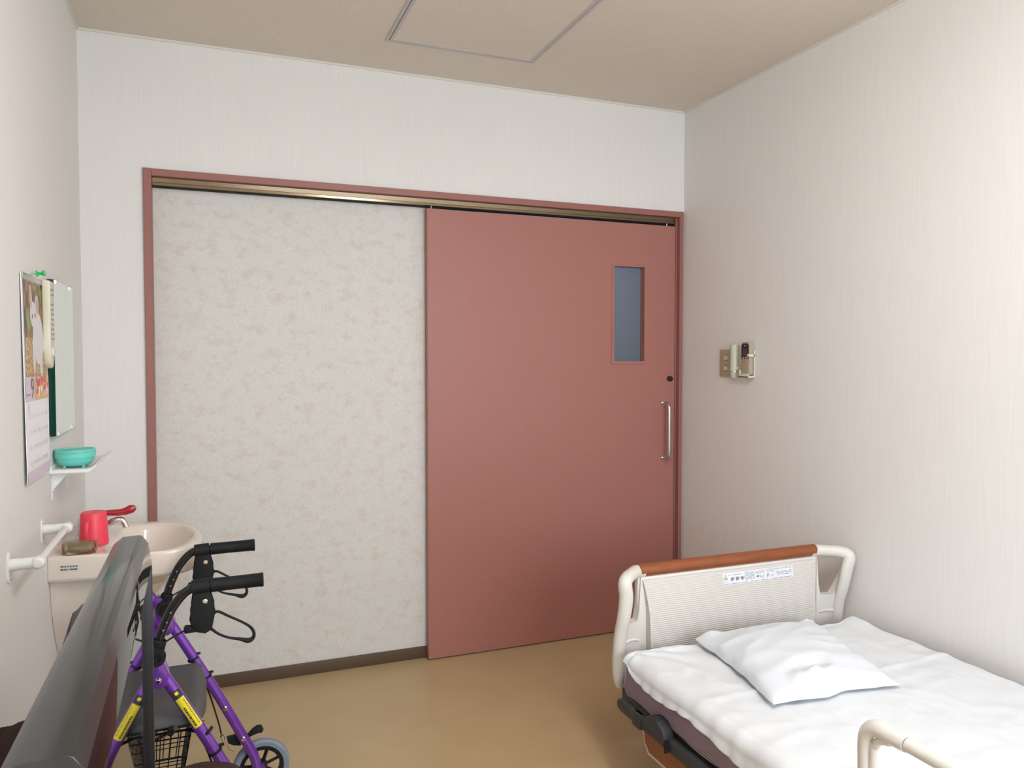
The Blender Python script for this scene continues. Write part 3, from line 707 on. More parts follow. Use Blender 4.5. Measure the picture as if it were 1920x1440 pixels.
# wood side board with beige edging
bm = B(); prism(bm, [(-1.232, .224), (-1.240, .175), (-1.262, .148), (-3.0, .148), (-3.0, .224)], (1.612, 0, 0), (0, 1, 0), (0, 0, 1), (.020, 0, 0), .003); obj('side_edging', bm, M['bedplastic'], bed)
bm = B(); prism(bm, [(-1.246, .222), (-1.252, .182), (-1.276, .160), (-2.99, .160), (-2.99, .222)], (1.608, 0, 0), (0, 1, 0), (0, 0, 1), (.0038, 0, 0), .0012, seg=1); tag(obj('side_board', bm, M['wood'], bed), 'orange brown wooden side board')
bm = B(); box(bm, 1.635, 2.535, -3.0, -1.07, .232, .268, .004); obj('base_deck', bm, M['charcoal'], bed)
bm = B(); box(bm, 1.72, 2.45, -2.9, -1.25, .10, .16, .006); obj('under_frame', bm, M['bedplastic'], bed)
for x in (1.76, 2.41):
    for y in (-1.32, -2.82):
        bm = B(); tube(bm, [(x, y, .16), (x, y, .232)], .020, 14); tube(bm, [(x, y, .0), (x, y, .10)], [.028, .022], 16); obj('leg', bm, M['bedplastic'], bed)
# beige mattress keeper on the wall side
bm = B(); tube(bm, [(2.548, -1.69, .27), (2.552, -1.70, .345), (2.552, -1.74, .362), (2.552, -2.2, .362), (2.548, -2.25, .27)], .010, 12, 4); tag(obj('mattress_keeper', bm, M['cream'], bed), 'cream mattress retainer loop on the wall side')

# mattress
def sstep(a, b_, x):
    t = max(0, min(1, (x - a) / (b_ - a))); return t * t * (3 - 2 * t)
bm = B(); box(bm, 1.612, 2.530, -3.0, -1.122, .271, .388, .022, 4)
for v in bm.verts:
    pass
bmesh.ops.subdivide_edges(bm, edges=[e for e in bm.edges if abs(e.verts[0].co.y - e.verts[1].co.y) > 1], cuts=90)
for v in bm.verts:
    if v.co.x < 1.665: v.co.x += .0035 * noise.noise(Vector((0, v.co.y * 9, v.co.z * 4))); pass
for v in bm.verts:
    if v.co.z < .2945:
        if v.co.x < 1.640 and v.co.z > .2715: v.co.x = 1.6145 + .0015 * noise.noise(Vector((0, v.co.y * 9, 0)))
        if v.co.x < 1.640: v.co.z = max(.2705, v.co.z + .0015 + .003 * math.sin(v.co.y * 30))
tag(obj('mattress', bm, M['mattress'], loc=(CX, -2.05, .27)), 'mauve ribbed mattress lying on the care bed under the white sheet', 'mattress')

# sheet
HEM = [(-1.10, .385), (-1.150, .382), (-1.170, .364), (-1.22, .350), (-1.282, .341), (-1.33, .341), (-1.379, .343), (-1.43, .351), (-1.481, .354), (-1.54, .349), (-1.597, .344), (-1.681, .332), (-1.75, .328), (-1.9, .31), (-2.2, .32), (-2.6, .31), (-3.1, .31)]
def hem(y):
    for (a, za), (b_, zb) in zip(HEM, HEM[1:]):
        if y >= b_: return zb + (za - zb) * (y - b_) / (a - b_)
    return .31
def wr(x, y):
    v = 0
    for (kx, ky, f, amp) in ((1.0, .35, 9, .0035), (.4, 1, 14, .0022), (.8, -.6, 22, .0012)):
        q = noise.noise(Vector((kx * x * f + 3.1, ky * y * f, f * .37)))
        v += amp * (1 - abs(q) * 3.0)
    # drape folds radiating from the near head corner
    d = math.hypot(x - 1.66, y + 1.25)
    v += .006 * math.exp(-d * 5) * math.sin(math.atan2(y + 1.12, x - 1.62) * 11 + d * 14)
    # the long fold crease that runs across
    t = (y + 1.50 + .05 * (x - 1.69))
    v += .0035 * math.exp(-(t / .012) ** 2) * sstep(1.64, 1.70, x) * (1 - sstep(1.86, 1.98, x))
    v += .0030 * math.exp(-((y + 1.52 - .06 * (x - 2.2)) / .010) ** 2) * sstep(2.20, 2.27, x)
    return v
bm = B(); NX, NY = 150, 250; rows_ = []
for j in range(NY + 1):
    t = j / NY; y = -1.098 - .0 - 1.92 * (t ** 1.25)
    yh = 0
    row = []
    for i in range(NX + 1):
        s = i / NX
        if s < .80:       # top, from wall side to the left edge
            x = 2.530 - (2.530 - 1.640) * (s / .80)
            z = .397 + max(-.004, wr(x, y)) + .003
            z -= .020 * (1 - sstep(0, .03, 2.532 - x)) * .3
            z += .012 * sstep(2.43, 2.47, x) * (1 - sstep(2.49, 2.53, x)) * math.exp(-((y + 1.18) / .07) ** 2)
            # slight sag toward the foot
            pass
        else:
            q = (s - .80) / .20; zt = .397 + max(0, wr(1.640, y)); hz = hem(y)
            a = min(1, q / .35)
            x = 1.640 - .034 * math.sin(a * math.pi / 2) - .004 * sstep(.35, 1, q); z = zt - .030 * (1 - math.cos(a * math.pi / 2))
            if q > .35: z = (zt - .030) + (hz - (zt - .030)) * (q - .35) / .65
            fold = .007 * math.sin(y * 46 + 2.0 * noise.noise(Vector((y * 7, 0, 0)))) * (q ** 1.3) * math.exp(-((y + 1.40) / .35) ** 2) + .004 * noise.noise(Vector((y * 20, z * 9, 1))) * q
            x -= abs(fold) * .9 + .001
        # head end: edge wanders, corners pulled
        yy = y
        if j < 26:
            e = 1 - j / 26
            edge = -1.128 - .030 * sstep(1.64, 1.95, x) + .008 * noise.noise(Vector((x * 14, 5, 0))) - .016 * sstep(1.9, 2.3, x) + .03 * sstep(2.45, 2.53, x)
            yy = y + (edge - y) * 0 if False else y + (edge - (-1.098)) * e * e
            z += .006 * e * noise.noise(Vector((x * 10, 2, 7))); z -= .004 * max(0, e - .85) / .15
        row.append(bm.verts.new((x, yy, z)))
    rows_.append(row)
for j in range(NY):
    for i in range(NX): bm.faces.new((rows_[j][i], rows_[j][i + 1], rows_[j + 1][i + 1], rows_[j + 1][i]))
o = obj('bed_sheet', bm, M['sheet'], loc=(CX, -2.05, .39), smooth=60)
sd = o.modifiers.new('thickness', 'SOLIDIFY'); sd.thickness = .0018; sd.offset = 1
tag(o, 'white cotton sheet spread over the mattress, wrinkled and hanging over the near side', 'bed sheet')

# pillow
PA, PB_, PC, PD = Vector((1.848, -1.160)), Vector((2.325, -1.155)), Vector((2.178, -1.640)), Vector((1.772, -1.610))
bm = B(); NU, NV = 72, 72; top, bot = [], []
for j in range(NV + 1):
    v = j / NV; ra, rb_ = [], []
    for i in range(NU + 1):
        u = i / NU
        # edges bow inwards between the corners like a loosely filled case
        p = (PA * (1 - u) + PB_ * u) * (1 - v) + (PD * (1 - u) + PC * u) * v
        cxy = (PA + PB_ + PC + PD) / 4
        bow = (1 - (2 * u - 1) ** 2) * (abs(2 * v - 1) ** 6) * .030 * (1 if v < .5 else .6) + (1 - (2 * v - 1) ** 2) * (abs(2 * u - 1) ** 6) * .018
        p = p + (cxy - p).normalized() * (bow - .022 * math.exp(-((u - .38) / .11) ** 2) * v ** 12 + .010 * noise.noise(Vector((u * 7, v * 7, 9))) * max(abs(2 * v - 1), abs(2 * u - 1)) ** 8)
        e = (1 - abs(2 * u - 1) ** 3.2) * (1 - abs(2 * v - 1) ** 3.0)
        th = .058 * max(e, 0) ** .62
        th *= 1 - .25 * sstep(.55, 1, u)
        wv_ = .006 * (1 - abs(noise.noise(Vector((u * 3.2, v * 5.5, 4)))) * 3) * sstep(0, .15, e)
        # crumpled fold at the open end of the case
        g1 = math.exp(-(((u - .42) / .16) ** 2 + ((v - .90) / .055) ** 2)); g2 = math.exp(-(((u - .40) / .15) ** 2 + ((v - .80) / .05) ** 2))
        base = .4135
        lift = .004 * (abs(2 * u - 1) ** 5 * abs(2 * v - 1) ** 5) + .020 * math.exp(-(((u - .09) / .07) ** 2 + ((v - .0) / .08) ** 2)) + .010 * math.exp(-(((u - .93) / .06) ** 2 + ((v - .0) / .06) ** 2))
        z = base + .004 + th + wv_ * .8 + .018 * g1 - .016 * g2 + lift + .006 * math.sin((u * 1.6 + v) * 26) * g1 + .005 * max(0, noise.noise(Vector((u * 9, 3, 1)))) * math.exp(-(v / .08) ** 2) + .010 * math.exp(-((u - .42) / .13) ** 2 - ((v - 1) / .05) ** 2) * (.6 + .5 * math.sin(u * 60))
        ra.append(bm.verts.new((p.x, p.y, z))); rb_.append(bm.verts.new((p.x, p.y, min(z - .0015, base + lift * .7 + .002))))
    top.append(ra); bot.append(rb_)
for j in range(NV):
    for i in range(NU):
        bm.faces.new((top[j][i], top[j][i + 1], top[j + 1][i + 1], top[j + 1][i])); bm.faces.new((bot[j][i], bot[j + 1][i], bot[j + 1][i + 1], bot[j][i + 1]))
for k in range(NU):
    bm.faces.new((top[0][k], bot[0][k], bot[0][k + 1], top[0][k + 1])); bm.faces.new((top[NV][k], top[NV][k + 1], bot[NV][k + 1], bot[NV][k]))
for k in range(NV):
    bm.faces.new((top[k][0], top[k + 1][0], bot[k + 1][0], bot[k][0])); bm.faces.new((top[k][NU], bot[k][NU], bot[k + 1][NU], top[k + 1][NU]))
tag(obj('pillow', bm, M['pillowcase'], loc=(2.03, -1.4, .40), smooth=60), 'flat white pillow in a loose cotton case lying by the headboard', 'pillow')

# bed grab rail near the camera
h = thing('bed_rail', 'beige tubular bed rail standing at the near side of the bed', 'bed rail', (1.570, -2.096, 0.267))
bm = B(); tube(bm, [(1.570, -2.098, .27), (1.570, -2.098, 0.517), (1.570, -2.098, 0.587), (1.570, -2.105, 0.614), (1.570, -2.126, 0.627), (1.570, -2.161, 0.628), (1.570, -2.189, 0.628)], [.0165, .0165, .0165, .0165, .016, .0155, .0150], 20, 5, ref=(0, 1, 0) if False else None, rb=[.013, .013, .014, .014, .015, .0145, .0145])
obj('corner_sleeve', bm, M['bedplastic'], h, 50)
bm = B(); tube(bm, [(1.570, -2.192, 0.628), (1.570, -2.806, 0.628), (1.570, -2.846, 0.612), (1.570, -2.856, 0.577), (1.570, -2.856, .27)], .0128, 18, 5)
obj('rail_tube', bm, M['bedplastic'], h, 50)
bm = B(); tube(bm, [(1.570, -2.116, .27), (1.570, -2.116, 0.562), (1.570, -2.120, 0.591), (1.570, -2.132, 0.607), (1.570, -2.154, 0.615)], .0075, 12, 4); obj('inner_tube', bm, M['bedplastic'], h, 50)

# ------------------------------------------------------------------ rollator
ro = thing('rollator', 'purple four-wheeled rollator with black grips, grey seat and wire basket in front of the basin', 'walker', (.33, -.95, 0))
YN, YFR = -1.19, -.81
def xz(Y, pts): return [(x, Y, z) for x, z in pts]
def side(Y, s):
    """one side frame; s=-1 near side, +1 far side; parts are named alike on both"""
    bm = B()
    tube(bm, xz(Y, [(.262, .628), (.33, .515), (.42, .350), (.495, .212), (.528, .152), (.540, .120), (.546, .086)]), .0140, 16, 4)
    rl = obj('rear_leg', bm, M['purple'], ro)
    bm = B(); tube(bm, xz(Y + s * .012, [(.292, .575), (.21, .36), (.145, .19), (.12, .10)]), .0140, 16, 4); fl = obj('front_leg', bm, M['purple'], ro)
    bm = B(); prism(bm, [(.276, .620), (.296, .618), (.318, .575), (.330, .545), (.326, .520), (.308, .510), (.288, .520), (.276, .56)], (0, Y - .019, 0), (1, 0, 0), (0, 0, 1), (0, .038, 0), .004)
    jt = obj('joint_plate', bm, M['purple'], ro)
    bm = B(); lathe(bm, [(0, .006), (.004, .006), (.007, .003), (.0085, 0)], (.306, Y - .0188, .533), (0, -1, 0), 16); obj('bolt', bm, M['chrome'], jt)
    bm = B(); tube(bm, xz(Y, [(.293, .565), (.303, .600), (.313, .640), (.333, .688), (.352, .717), (.372, .736), (.395, .7435), (.43, .744)]), .0110, 16, 5); st = obj('handle_stem', bm, M['blackgloss'], ro)
    bm = B()
    for x, z in ((.326, .668), (.318, .650), (.335, .690)): lathe(bm, [(0, .001), (.0022, .001), (.0022, 0)], (x, Y - .0112, z), (0, -1, 0), 8)
    obj('height_holes', bm, M['ink'], st)
    bm = B(); lathe(bm, [(.0135, -.015), (.0165, -.013), (.0165, .012), (.0135, .015)], (.306, Y, .612), (.25, 0, 1), 20); obj('collar', bm, M['rubber'], st)
    bm = B(); kx, kz = .302, .592
    lathe(bm, [(0, .030), (.010, .030), (.011, .036), (.019, .036), (.022, .030), (.022, .018), (.014, .016)], (kx, Y, kz), (0, -1, 0), 18)
    obj('clamp_knob', bm, M['rubber'], st)
    bm = B(); lathe(bm, [(0, 0), (.0165, 0), (.0168, .002), (.0162, .05), (.0168, .115), (.0175, .116), (.0175, .121), (.016, .122), (0, .122)], (.424, Y, .7435), (1, 0, .01), 24); obj('grip', bm, M['rubber'], ro)
    # brake unit
    bm = B(); lathe(bm, [(.0125, 0), (.0178, .001), (.0178, .040), (.0125, .041)], (.381, Y, .7415), (1, 0, .06), 20)
    prism(bm, [(.384, .735), (.424, .737), (.428, .700), (.434, .680), (.429, .655), (.425, .637), (.411, .629), (.392, .634), (.380, .648), (.375, .667), (.381, .690), (.379, .705)], (0, Y - .011, 0), (1, 0, 0), (0, 0, 1), (0, .022, 0), .004, seg=3)
    prism(bm, [(.386, .650), (.366, .652), (.362, .645), (.364, .633), (.392, .634)], (0, Y - .007, 0), (1, 0, 0), (0, 0, 1), (0, .014, 0), .003)
    bu = obj('brake_unit', bm, M['rubber'], ro)
    bm = B(); lathe(bm, [(0, .005), (.0035, .005), (.006, .003), (.0065, 0)], (.411, Y - .011, .709), (0, -1, 0), 14); obj('screw', bm, M['chrome'], bu)
    bm = B(); tube(bm, xz(Y, [(.428, .672), (.440, .677), (.465, .662), (.495, .644), (.515, .628), (.5225, .612), (.519, .600), (.508, .596), (.490, .602), (.462, .610), (.440, .622), (.422, .638)]), [.0035, .0035, .003, .003, .0035, .004, .005, .0065, .004, .003, .003, .0035], 10, 4)
    obj('brake_lever', bm, M['rubber'], ro)
    bm = B(); tube(bm, [(.368, Y, .641), (.345, Y - .004, .632), (.318, Y - .016, .620), (.296, Y - .019, .600), (.290, Y - .010, .575), (.31, Y + .016, .54), (.36, Y + .018, .43), (.405, Y + .016, .345), (.437, Y + .010, .245), (.447, Y + .006, .205)], .0024, 8, 5); obj('brake_cable', bm, M['rubber'], ro)
    # cable clips
    for x, z in ((.374, .430), (.408, .371)) if s > 0 else ((.43, .333),):
        bm = B(); d = Vector((-.09, 0, .165)).normalized(); lathe(bm, [(.0142, -.003), (.0162, -.003), (.0162, .003), (.0142, .003)], (x, Y, z), d, 16); box(bm, x + .008, x + .020, Y - .003, Y + .003, z + .010, z + .016, .001); obj('cable_clip', bm, M['rubber'], rl)
    # rear wheel
    wy = Y + s * .030
    def wheel(x, rad, name):
        bm = B(); prof = [(rad - .018, -.011), (rad - .006, -.013), (rad - .001, -.008), (rad, 0), (rad - .001, .008), (rad - .006, .013), (rad - .018, .011), (rad - .018, -.011)]
        lathe(bm, prof, (x, wy, rad), (0, 1, 0), 48); wh = obj(name, bm, M['graytire'], ro)
        bm = B(); lathe(bm, [(rad - .030, -.010), (rad - .0181, -.0115), (rad - .0181, .0115), (rad - .030, .010), (rad - .030, -.010)], (x, wy, rad), (0, 1, 0), 48)
        for k in range(7):
            a = 2 * math.pi * k / 7 + .35; dx, dz = math.cos(a), math.sin(a)
            tube(bm, [(x + dx * .012, wy, rad + dz * .012), (x + dx * (rad - .027), wy, rad + dz * (rad - .027))], .0045, 8, rb=.006)
        lathe(bm, [(0, -.018), (.010, -.018), (.016, -.013), (.016, .013), (.010, .018), (0, .018)], (x, wy, rad), (0, 1, 0), 20)
        obj('rim', bm, M['rubber'], wh)
        bm = B(); lathe(bm, [(0, .003), (.004, .003), (.0055, 0)], (x, wy - .018, rad), (0, -1, 0), 12); tube(bm, [(x, wy - .02, rad), (x, wy + .02, rad)], .003, 8); obj('axle', bm, M['chrome'], wh)
    wheel(.560, .082, 'rear_wheel')
    bm = B(); box(bm, .545, .585, min(Y, wy) - .0, max(Y, wy), .078, .100, .004) if False else tube(bm, [(.546, Y, .086), (.553, Y + (wy - Y) * .2, .082), (.560, Y + (wy - Y) * .5, .082)], .0135, 12); obj('axle_bracket', bm, M['purple'], ro)
    wheel(.115, .082, 'front_wheel')
    # drum brake shoe and rods
    bm = B(); tube(bm, [(.447, Y + .006, .205), (.452, Y + .006, .188), (.466, Y + .006, .160), (.480, Y + .008, .146)], .0028, 8, 3, mi=0); lathe(bm, [(.0055, -.006), (.0055, .006)], (.450, Y + .006, .195), (.3, 0, -1), 8); obj('brake_rod', bm, M['chrome'], ro)
    bm = B(); prism(bm, [(.462, .186), (.500, .190), (.515, .176), (.500, .160), (.480, .164), (.466, .172)], (0, Y + .012, 0), (1, 0, 0), (0, 0, 1), (0, .022, 0), .003); prism(bm, [(.515, .180), (.520, .176), (.552, .190), (.560, .184), (.566, .192), (.560, .203), (.548, .204), (.536, .197)], (0, Y + .014, 0), (1, 0, 0), (0, 0, 1), (0, .018, 0), .003)
    obj('brake_shoe', bm, M['rubber'], ro)
    bm = B()
    for x, z in ((.458, .279), (.507, .190)): lathe(bm, [(0, .004), (.004, .004), (.0065, .002), (.007, 0)], (x, Y - .0138, z), (0, -1, 0), 14)
    obj('rivet', bm, M['chrome'], rl)
    return rl, fl
def wrap_label(p0, p1, r, a0, a1, parent, Y):
    """yellow sticker wrapped on a tube between p0 and p1 (x,z)"""
    A = Vector((p0[0], Y, p0[1])); D = Vector((p1[0], Y, p1[1])); t = (D - A); L = t.length; t.normalize()
    u = Vector((0, -1, 0)); v = t.cross(u)
    def pt(s, a, rr): return A + t * s + (u * math.cos(a) + v * math.sin(a)) * rr
    def patch(bm, s0, s1, b0, b1, rr, mi, n=6):
        for k in range(n):
            x0, x1 = b0 + (b1 - b0) * k / n, b0 + (b1 - b0) * (k + 1) / n
            bm.faces.new([bm.verts.new(pt(s, a, rr)) for s, a in ((s0, x0), (s1, x0), (s1, x1), (s0, x1))]).material_index = mi
    bm = B(); patch(bm, .022, L, a0, a1, r, 0); patch(bm, 0, .022, a0, a1, r, 1); patch(bm, .004, .012, a0 + .5, a1 - .5, r + .0003, 0, 3)
    m_ = (a0 + a1) / 2
    s = .028
    while s < L - .006:
        w_ = random.uniform(.002, .006)
        if s > .045: patch(bm, s, s + w_, m_ + .12, m_ + .42, r + .0003, 1, 2)
        patch(bm, s, s + w_ * .7, m_ - .45, m_ - .30, r + .0003, 1, 1)
        s += w_ + .0012
    tag(obj('warning_label', bm, [M['yellow'], M['inkblack']], parent, 60), 'yellow sticker with fine black print')
n_before = set(bpy.data.objects)
rl, fl = side(YN, -1)
wrap_label((.338, .500), (.391, .405), .0144, -1.0, .55, rl, YN)
wrap_label((.235, .42), (.185, .30), .0144, -1.0, .55, fl, YN - .012)
side(YFR, 1)
# cross braces
bm = B(); tube(bm, [(.330, YN, .395), (.330, YFR, .395)], .008, 10); tube(bm, [(.20, YN, .34), (.20, YFR, .34)], .008, 10); tube(bm, [(.340, YN + .01, .40), (.20, YFR - .02, .20)], .006, 10); tube(bm, [(.340, YFR - .01, .40), (.20, YN + .02, .20)], .006, 10)
obj('cross_brace', bm, M['blackgloss'], ro)
# seat
bm = B(); NX, NY = 24, 24; T = []; Bt = []
for i in range(NX + 1):
    a, c_ = [], []
    for j in range(NY + 1):
        u, v = i / NX * 2 - 1, j / NY * 2 - 1
        e = (abs(u) ** 5 + abs(v) ** 5) ** (1 / 5) if (u or v) else 0
        k = 1 / max(1, (abs(u) ** 6 + abs(v) ** 6) ** (1 / 6))
        x = .262 + .148 * u * k; y = -1.000 + .168 * v * k
        d = max(abs(u), abs(v))
        z = .432 - .012 * (1 - v * v) * .3 - .030 * max(0, (d - .80) / .20) ** 2.2 + .006 * (v ** 2)
        a.append(bm.verts.new((x, y, z))); c_.append(bm.verts.new((x, y, min(z - .002, .400))))
    T.append(a); Bt.append(c_)
for i in range(NX):
    for j in range(NY): bm.faces.new((T[i][j], T[i + 1][j], T[i + 1][j + 1], T[i][j + 1])); bm.faces.new((Bt[i][j], Bt[i][j + 1], Bt[i + 1][j + 1], Bt[i + 1][j]))
for k in range(NX): bm.faces.new((T[k][0], Bt[k][0], Bt[k + 1][0], T[k + 1][0])); bm.faces.new((T[k][NY], T[k + 1][NY], Bt[k + 1][NY], Bt[k][NY]))
for k in range(NY): bm.faces.new((T[0][k], T[0][k + 1], Bt[0][k + 1], Bt[0][k])); bm.faces.new((T[NX][k], Bt[NX][k], Bt[NX][k + 1], T[NX][k + 1]))
st_ = obj('seat', bm, M['seatgrey'], ro, 60)
bm = B(); box(bm, .13, .40, -1.155, -.845, .386, .3995, .004); obj('seat_board', bm, M['black'], st_)
bm = B(); prism(bm, [(-.02, 0), (.02, 0), (.016, .016), (-.016, .016)], (.385, -1.14, .388), (1, 0, 0), (0, .35, .9), (0, -.006, .004), .002); obj('seat_buckle', bm, M['blackgloss'], st_)
# basket
bk = None
bm = B(); bx0, bx1, by0, by1, bt, bb_ = .165, .375, -1.135, -.845, .372, .195
def loop(z, ins, r): tube(bm, [(bx0 + ins, by0 + ins, z), (bx1 - ins, by0 + ins, z), (bx1 - ins, by1 - ins, z), (bx0 + ins, by1 - ins, z)], r, 6, 0, True)
loop(bt, 0, .0038); loop(bt - .018, .003, .0024)
for z in (.33, .30, .265, .23): loop(z, (bt - z) * .18, .0014)
ins = (bt - bb_) * .18; loop(bb_, ins, .0022)
nn = 9
for k in range(nn + 1):
    t = k / nn
    for s in (0, 1):
        y = by0 if s == 0 else by1; yi = y + ins if s == 0 else y - ins
        tube(bm, [(bx0 + (bx1 - bx0) * t, y, bt), (bx0 + ins + (bx1 - bx0 - 2 * ins) * t, yi, bb_)], .0014, 6)
for k in range(12):
    t = k / 11
    for s in (0, 1):
        x = bx0 if s == 0 else bx1; xi = x + ins if s == 0 else x - ins
        tube(bm, [(x, by0 + (by1 - by0) * t, bt), (xi, by0 + ins + (by1 - by0 - 2 * ins) * t, bb_)], .0014, 6)
    tube(bm, [(bx0 + ins, by0 + ins + (by1 - by0 - 2 * ins) * t, bb_), (bx1 - ins, by0 + ins + (by1 - by0 - 2 * ins) * t, bb_)], .0014, 6)
bk = obj('wire_basket', bm, M['blackgloss'], ro)
bm = B(); tube(bm, [(bx1 - .01, by0, bt), (bx1 + .015, by0 - .03, bt + .004), (bx1 + .035, by0 - .066, bt + .012), (bx1 + .048, by0 - .056, bt + .022)], .004, 8, 4); tube(bm, [(bx0 + .02, by0, bt), (bx0 + .01, by0 - .03, bt + .01), (bx0 + .03, by0 - .05, bt + .02)], .004, 8, 4); obj('basket_hook', bm, M['blackgloss'], bk)

# the whole frame above the wheels stands a little taller than the sketch heights used above
def lift_z(z): return z + .018 * sstep(.12, .34, z)
for o in ro.children_recursive:
    if o.name.split('.')[0] in ('rear_wheel', 'front_wheel', 'rim', 'axle'): continue
    for v in o.data.vertices: v.co.z = lift_z(v.co.z)
# ------------------------------------------------------------------ television
A0 = Vector((.318, -1.530, 0)); A1 = Vector((.3282, -2.425, 0)); T0 = A0 - A1; TL = T0.length; T0.normalize()   # along the set, near -> far
NB = Vector((-T0.y, T0.x, 0))      # toward the wall (back)
tv = thing('television', 'flat black television on the left seen edge on, its glossy screen facing the bed', 'television', tuple((A0 + A1) / 2 - Vector((0, 0, -.38))))
ZT, ZB = .955, .462
def tvp(bm, prof, u0, u1, mi=0, bev=0):
    prism(bm, prof, A1 + T0 * u0, NB, (0, 0, 1), T0 * (u1 - u0), bev, mi)
# bezel: top, bottom, near, far members with raised rim standing 2 cm proud of the screen
bm = B()
tvp(bm, [(0, ZT - .045), (.0065, ZT - .003), (.016, ZT + .012), (.022, ZT + .014), (.050, ZT + .013), (.066, ZT), (.068, ZT - .050), (.020, ZT - .050)], 0, TL, bev=.0012)
for v in bm.verts:
    q = (v.co - A1); vb_ = q.dot(NB)
    if vb_ > .035: v.co += NB * .010 * (1 - q.dot(T0) / TL)
bz = obj('top_housing', bm, [M['tvtop'], M['tvscreen']], tv)
for p in bz.data.polygons:
    if p.normal.dot(NB) < -.9: p.material_index = 1
bm = B()
tvp(bm, [(0, ZB), (0, ZB + .055), (.020, ZB + .06), (.060, ZB + .06), (.060, ZB)], 0, TL, bev=.002)
tvp(bm, [(0, ZB + .05), (0, ZT - .046), (.060, ZT - .046), (.060, ZB + .05)], 0, .026, bev=.002); tvp(bm, [(0, ZB + .05), (0, ZT - .046), (.060, ZT - .046), (.060, ZB + .05)], TL - .026, TL, bev=.002)
obj('bezel', bm, M['black'], tv)
bm = B(); tvp(bm, [(.0095, ZB + .05), (.0095, ZT - .0465), (.0155, ZT - .0465), (.0155, ZB + .05)], .02, TL - .02); obj('screen', bm, M['tvscreen'], tv)
bm = B(); prism(bm, [(.055, .06), (.055, TL - .060), (.095, TL - .070), (.114, TL - .105), (.116, TL - .16), (.106, TL * .60), (.088, TL * .4), (.075, .10), (.07, .06)], A1 + Vector((0, 0, ZB + .08)), NB, T0, (0, 0, .335), .012, seg=3)
tvp(bm, [(.050, ZB + .03), (.050, ZT - .055), (.072, ZT - .06), (.072, ZB + .03)], .02, TL - .02)
obj('rear_housing', bm, M['tvback'], tv)
bm = B(); mid = (A0 + A1) / 2 + NB * .035
prism(bm, rrect(.10, .05, .02), mid + Vector((0, 0, .33)), T0, NB, (0, 0, .15), .002); prism(bm, rrect(.42, .19, .06), mid + Vector((0, 0, .311)), T0, NB, (0, 0, .018), .005); obj('stand', bm, M['blackgloss'], tv)
h = thing('television_cabinet', 'low pale wooden cabinet under the television', 'cabinet', (.35, -1.99, 0))
bm = B(); box(bm, .185, .52, -2.35, -1.63, .02, .31, .005); box(bm, .20, .50, -2.33, -1.65, 0, .02); obj('cabinet_body', bm, M['cabinetwood'], h)
for k in (0, 1):
    bm = B(); box(bm, .5205, .535, -2.34 + .356 * k, -2.34 + .350 + .356 * k, .03, .30, .003); dr = obj('door', bm, M['cabinetwood'], h)
    bm = B(); box(bm, .5355, .548, -1.99 + (-.035 if k == 0 else .025), -1.99 + (-.025 if k == 0 else .035), .14, .20, .002); obj('handle', bm, M['steel'], dr)
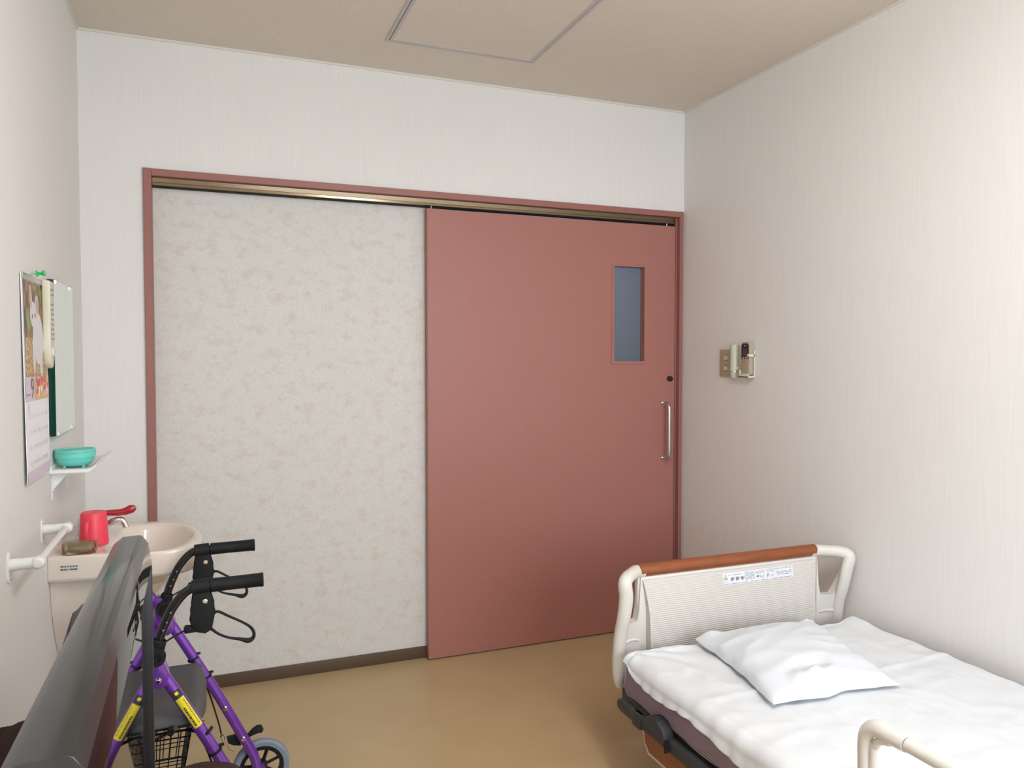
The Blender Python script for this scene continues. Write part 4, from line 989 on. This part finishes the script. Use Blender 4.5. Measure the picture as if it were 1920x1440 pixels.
# brown padded seats (only their rounded tops reach the picture)
def stool(x, y, r, top, label, hh):
    h = thing('padded_stool', label, 'stool', (x, y, 0))
    bm = B(); lathe(bm, [(0, top), (r * .75, top - .002), (r * .93, top - .012), (r, top - .035), (r * .97, top - .060), (r * .9, top - .066), (0, top - .066)], (x, y, 0), n=40); obj('cushion', bm, M['brownfabric'], h)
    for k in range(4):
        a = R(45 + 90 * k); bm = B(); tube(bm, [(x + r * .6 * math.cos(a), y + r * .6 * math.sin(a), top - .067), (x + r * .82 * math.cos(a), y + r * .82 * math.sin(a), .0)], .012, 10); obj('leg', bm, M['blackgloss'], h)
    return h
stool(.400, -1.500, .094, .450, 'small stool with a round dark brown cushion in front of the rollator', 0)
h = thing('padded_chair', 'dark brown upholstered chair squeezed between the television and the left wall', 'chair', (.12, -1.55, 0))
bm = B(); prism(bm, [(a - 1.66, b_ + .485) for a, b_ in rrect(.42, .30, .09, 8)], (.062, 0, 0), (0, 1, 0), (0, 0, 1), (.10, 0, 0), .034, seg=4); obj('backrest', bm, M['brownfabric'], h)
bm = B(); box(bm, .03, .165, -1.85, -1.28, .27, .335, .015, 3); obj('seat', bm, M['brownfabric'], h)
for x in (.04, .145):
    for y in (-1.82, -1.31):
        bm = B(); tube(bm, [(x, y, 0), (x, y, .272)], .010, 10); obj('leg', bm, M['blackgloss'], h)

# ------------------------------------------------------------------ small repeated pieces become parts of their own
def split_loose(o, name):
    """give every loose piece of a part a mesh object of its own, under the same parent"""
    bm = bmesh.new(); bm.from_mesh(o.data); bm.verts.ensure_lookup_table()
    comp = {}; groups_ = []
    for v in bm.verts:
        if v.index in comp: continue
        st = [v]; comp[v.index] = len(groups_); g_ = [v.index]
        while st:
            a = st.pop()
            for e in a.link_edges:
                b_ = e.other_vert(a)
                if b_.index not in comp: comp[b_.index] = len(groups_); g_.append(b_.index); st.append(b_)
        groups_.append(g_)
    bm.free()
    if len(groups_) < 2: return
    for k in range(len(groups_)):
        b2 = bmesh.new(); b2.from_mesh(o.data); b2.verts.ensure_lookup_table()
        bmesh.ops.delete(b2, geom=[v for v in b2.verts if comp[v.index] != k], context='VERTS')
        me = bpy.data.meshes.new(name); b2.to_mesh(me); b2.free()
        for m_ in o.data.materials: me.materials.append(m_)
        c = bpy.data.objects.new(name, me); C.objects.link(c); c.parent = o.parent; c.location = o.location
    bpy.data.objects.remove(o, do_unlink=True)
for src, dst in (('escutcheon', 'escutcheon'), ('screw', 'screw'), ('foot', 'foot'), ('rivet', 'rivet'), ('cross_brace', 'cross_brace'), ('hanger_bolt', 'hanger_bolt'),
                 ('buttons', 'button'), ('printed_buttons', 'button'), ('basket_hook', 'basket_hook'), ('brake_shoe', 'brake_shoe'), ('pane', 'pane'), ('wall_clip', 'wall_clip'), ('height_holes', 'adjustment_hole')):
    for o in [q for q in bpy.data.objects if q.name.split('.')[0] == src and q.type == 'MESH']: split_loose(o, dst)
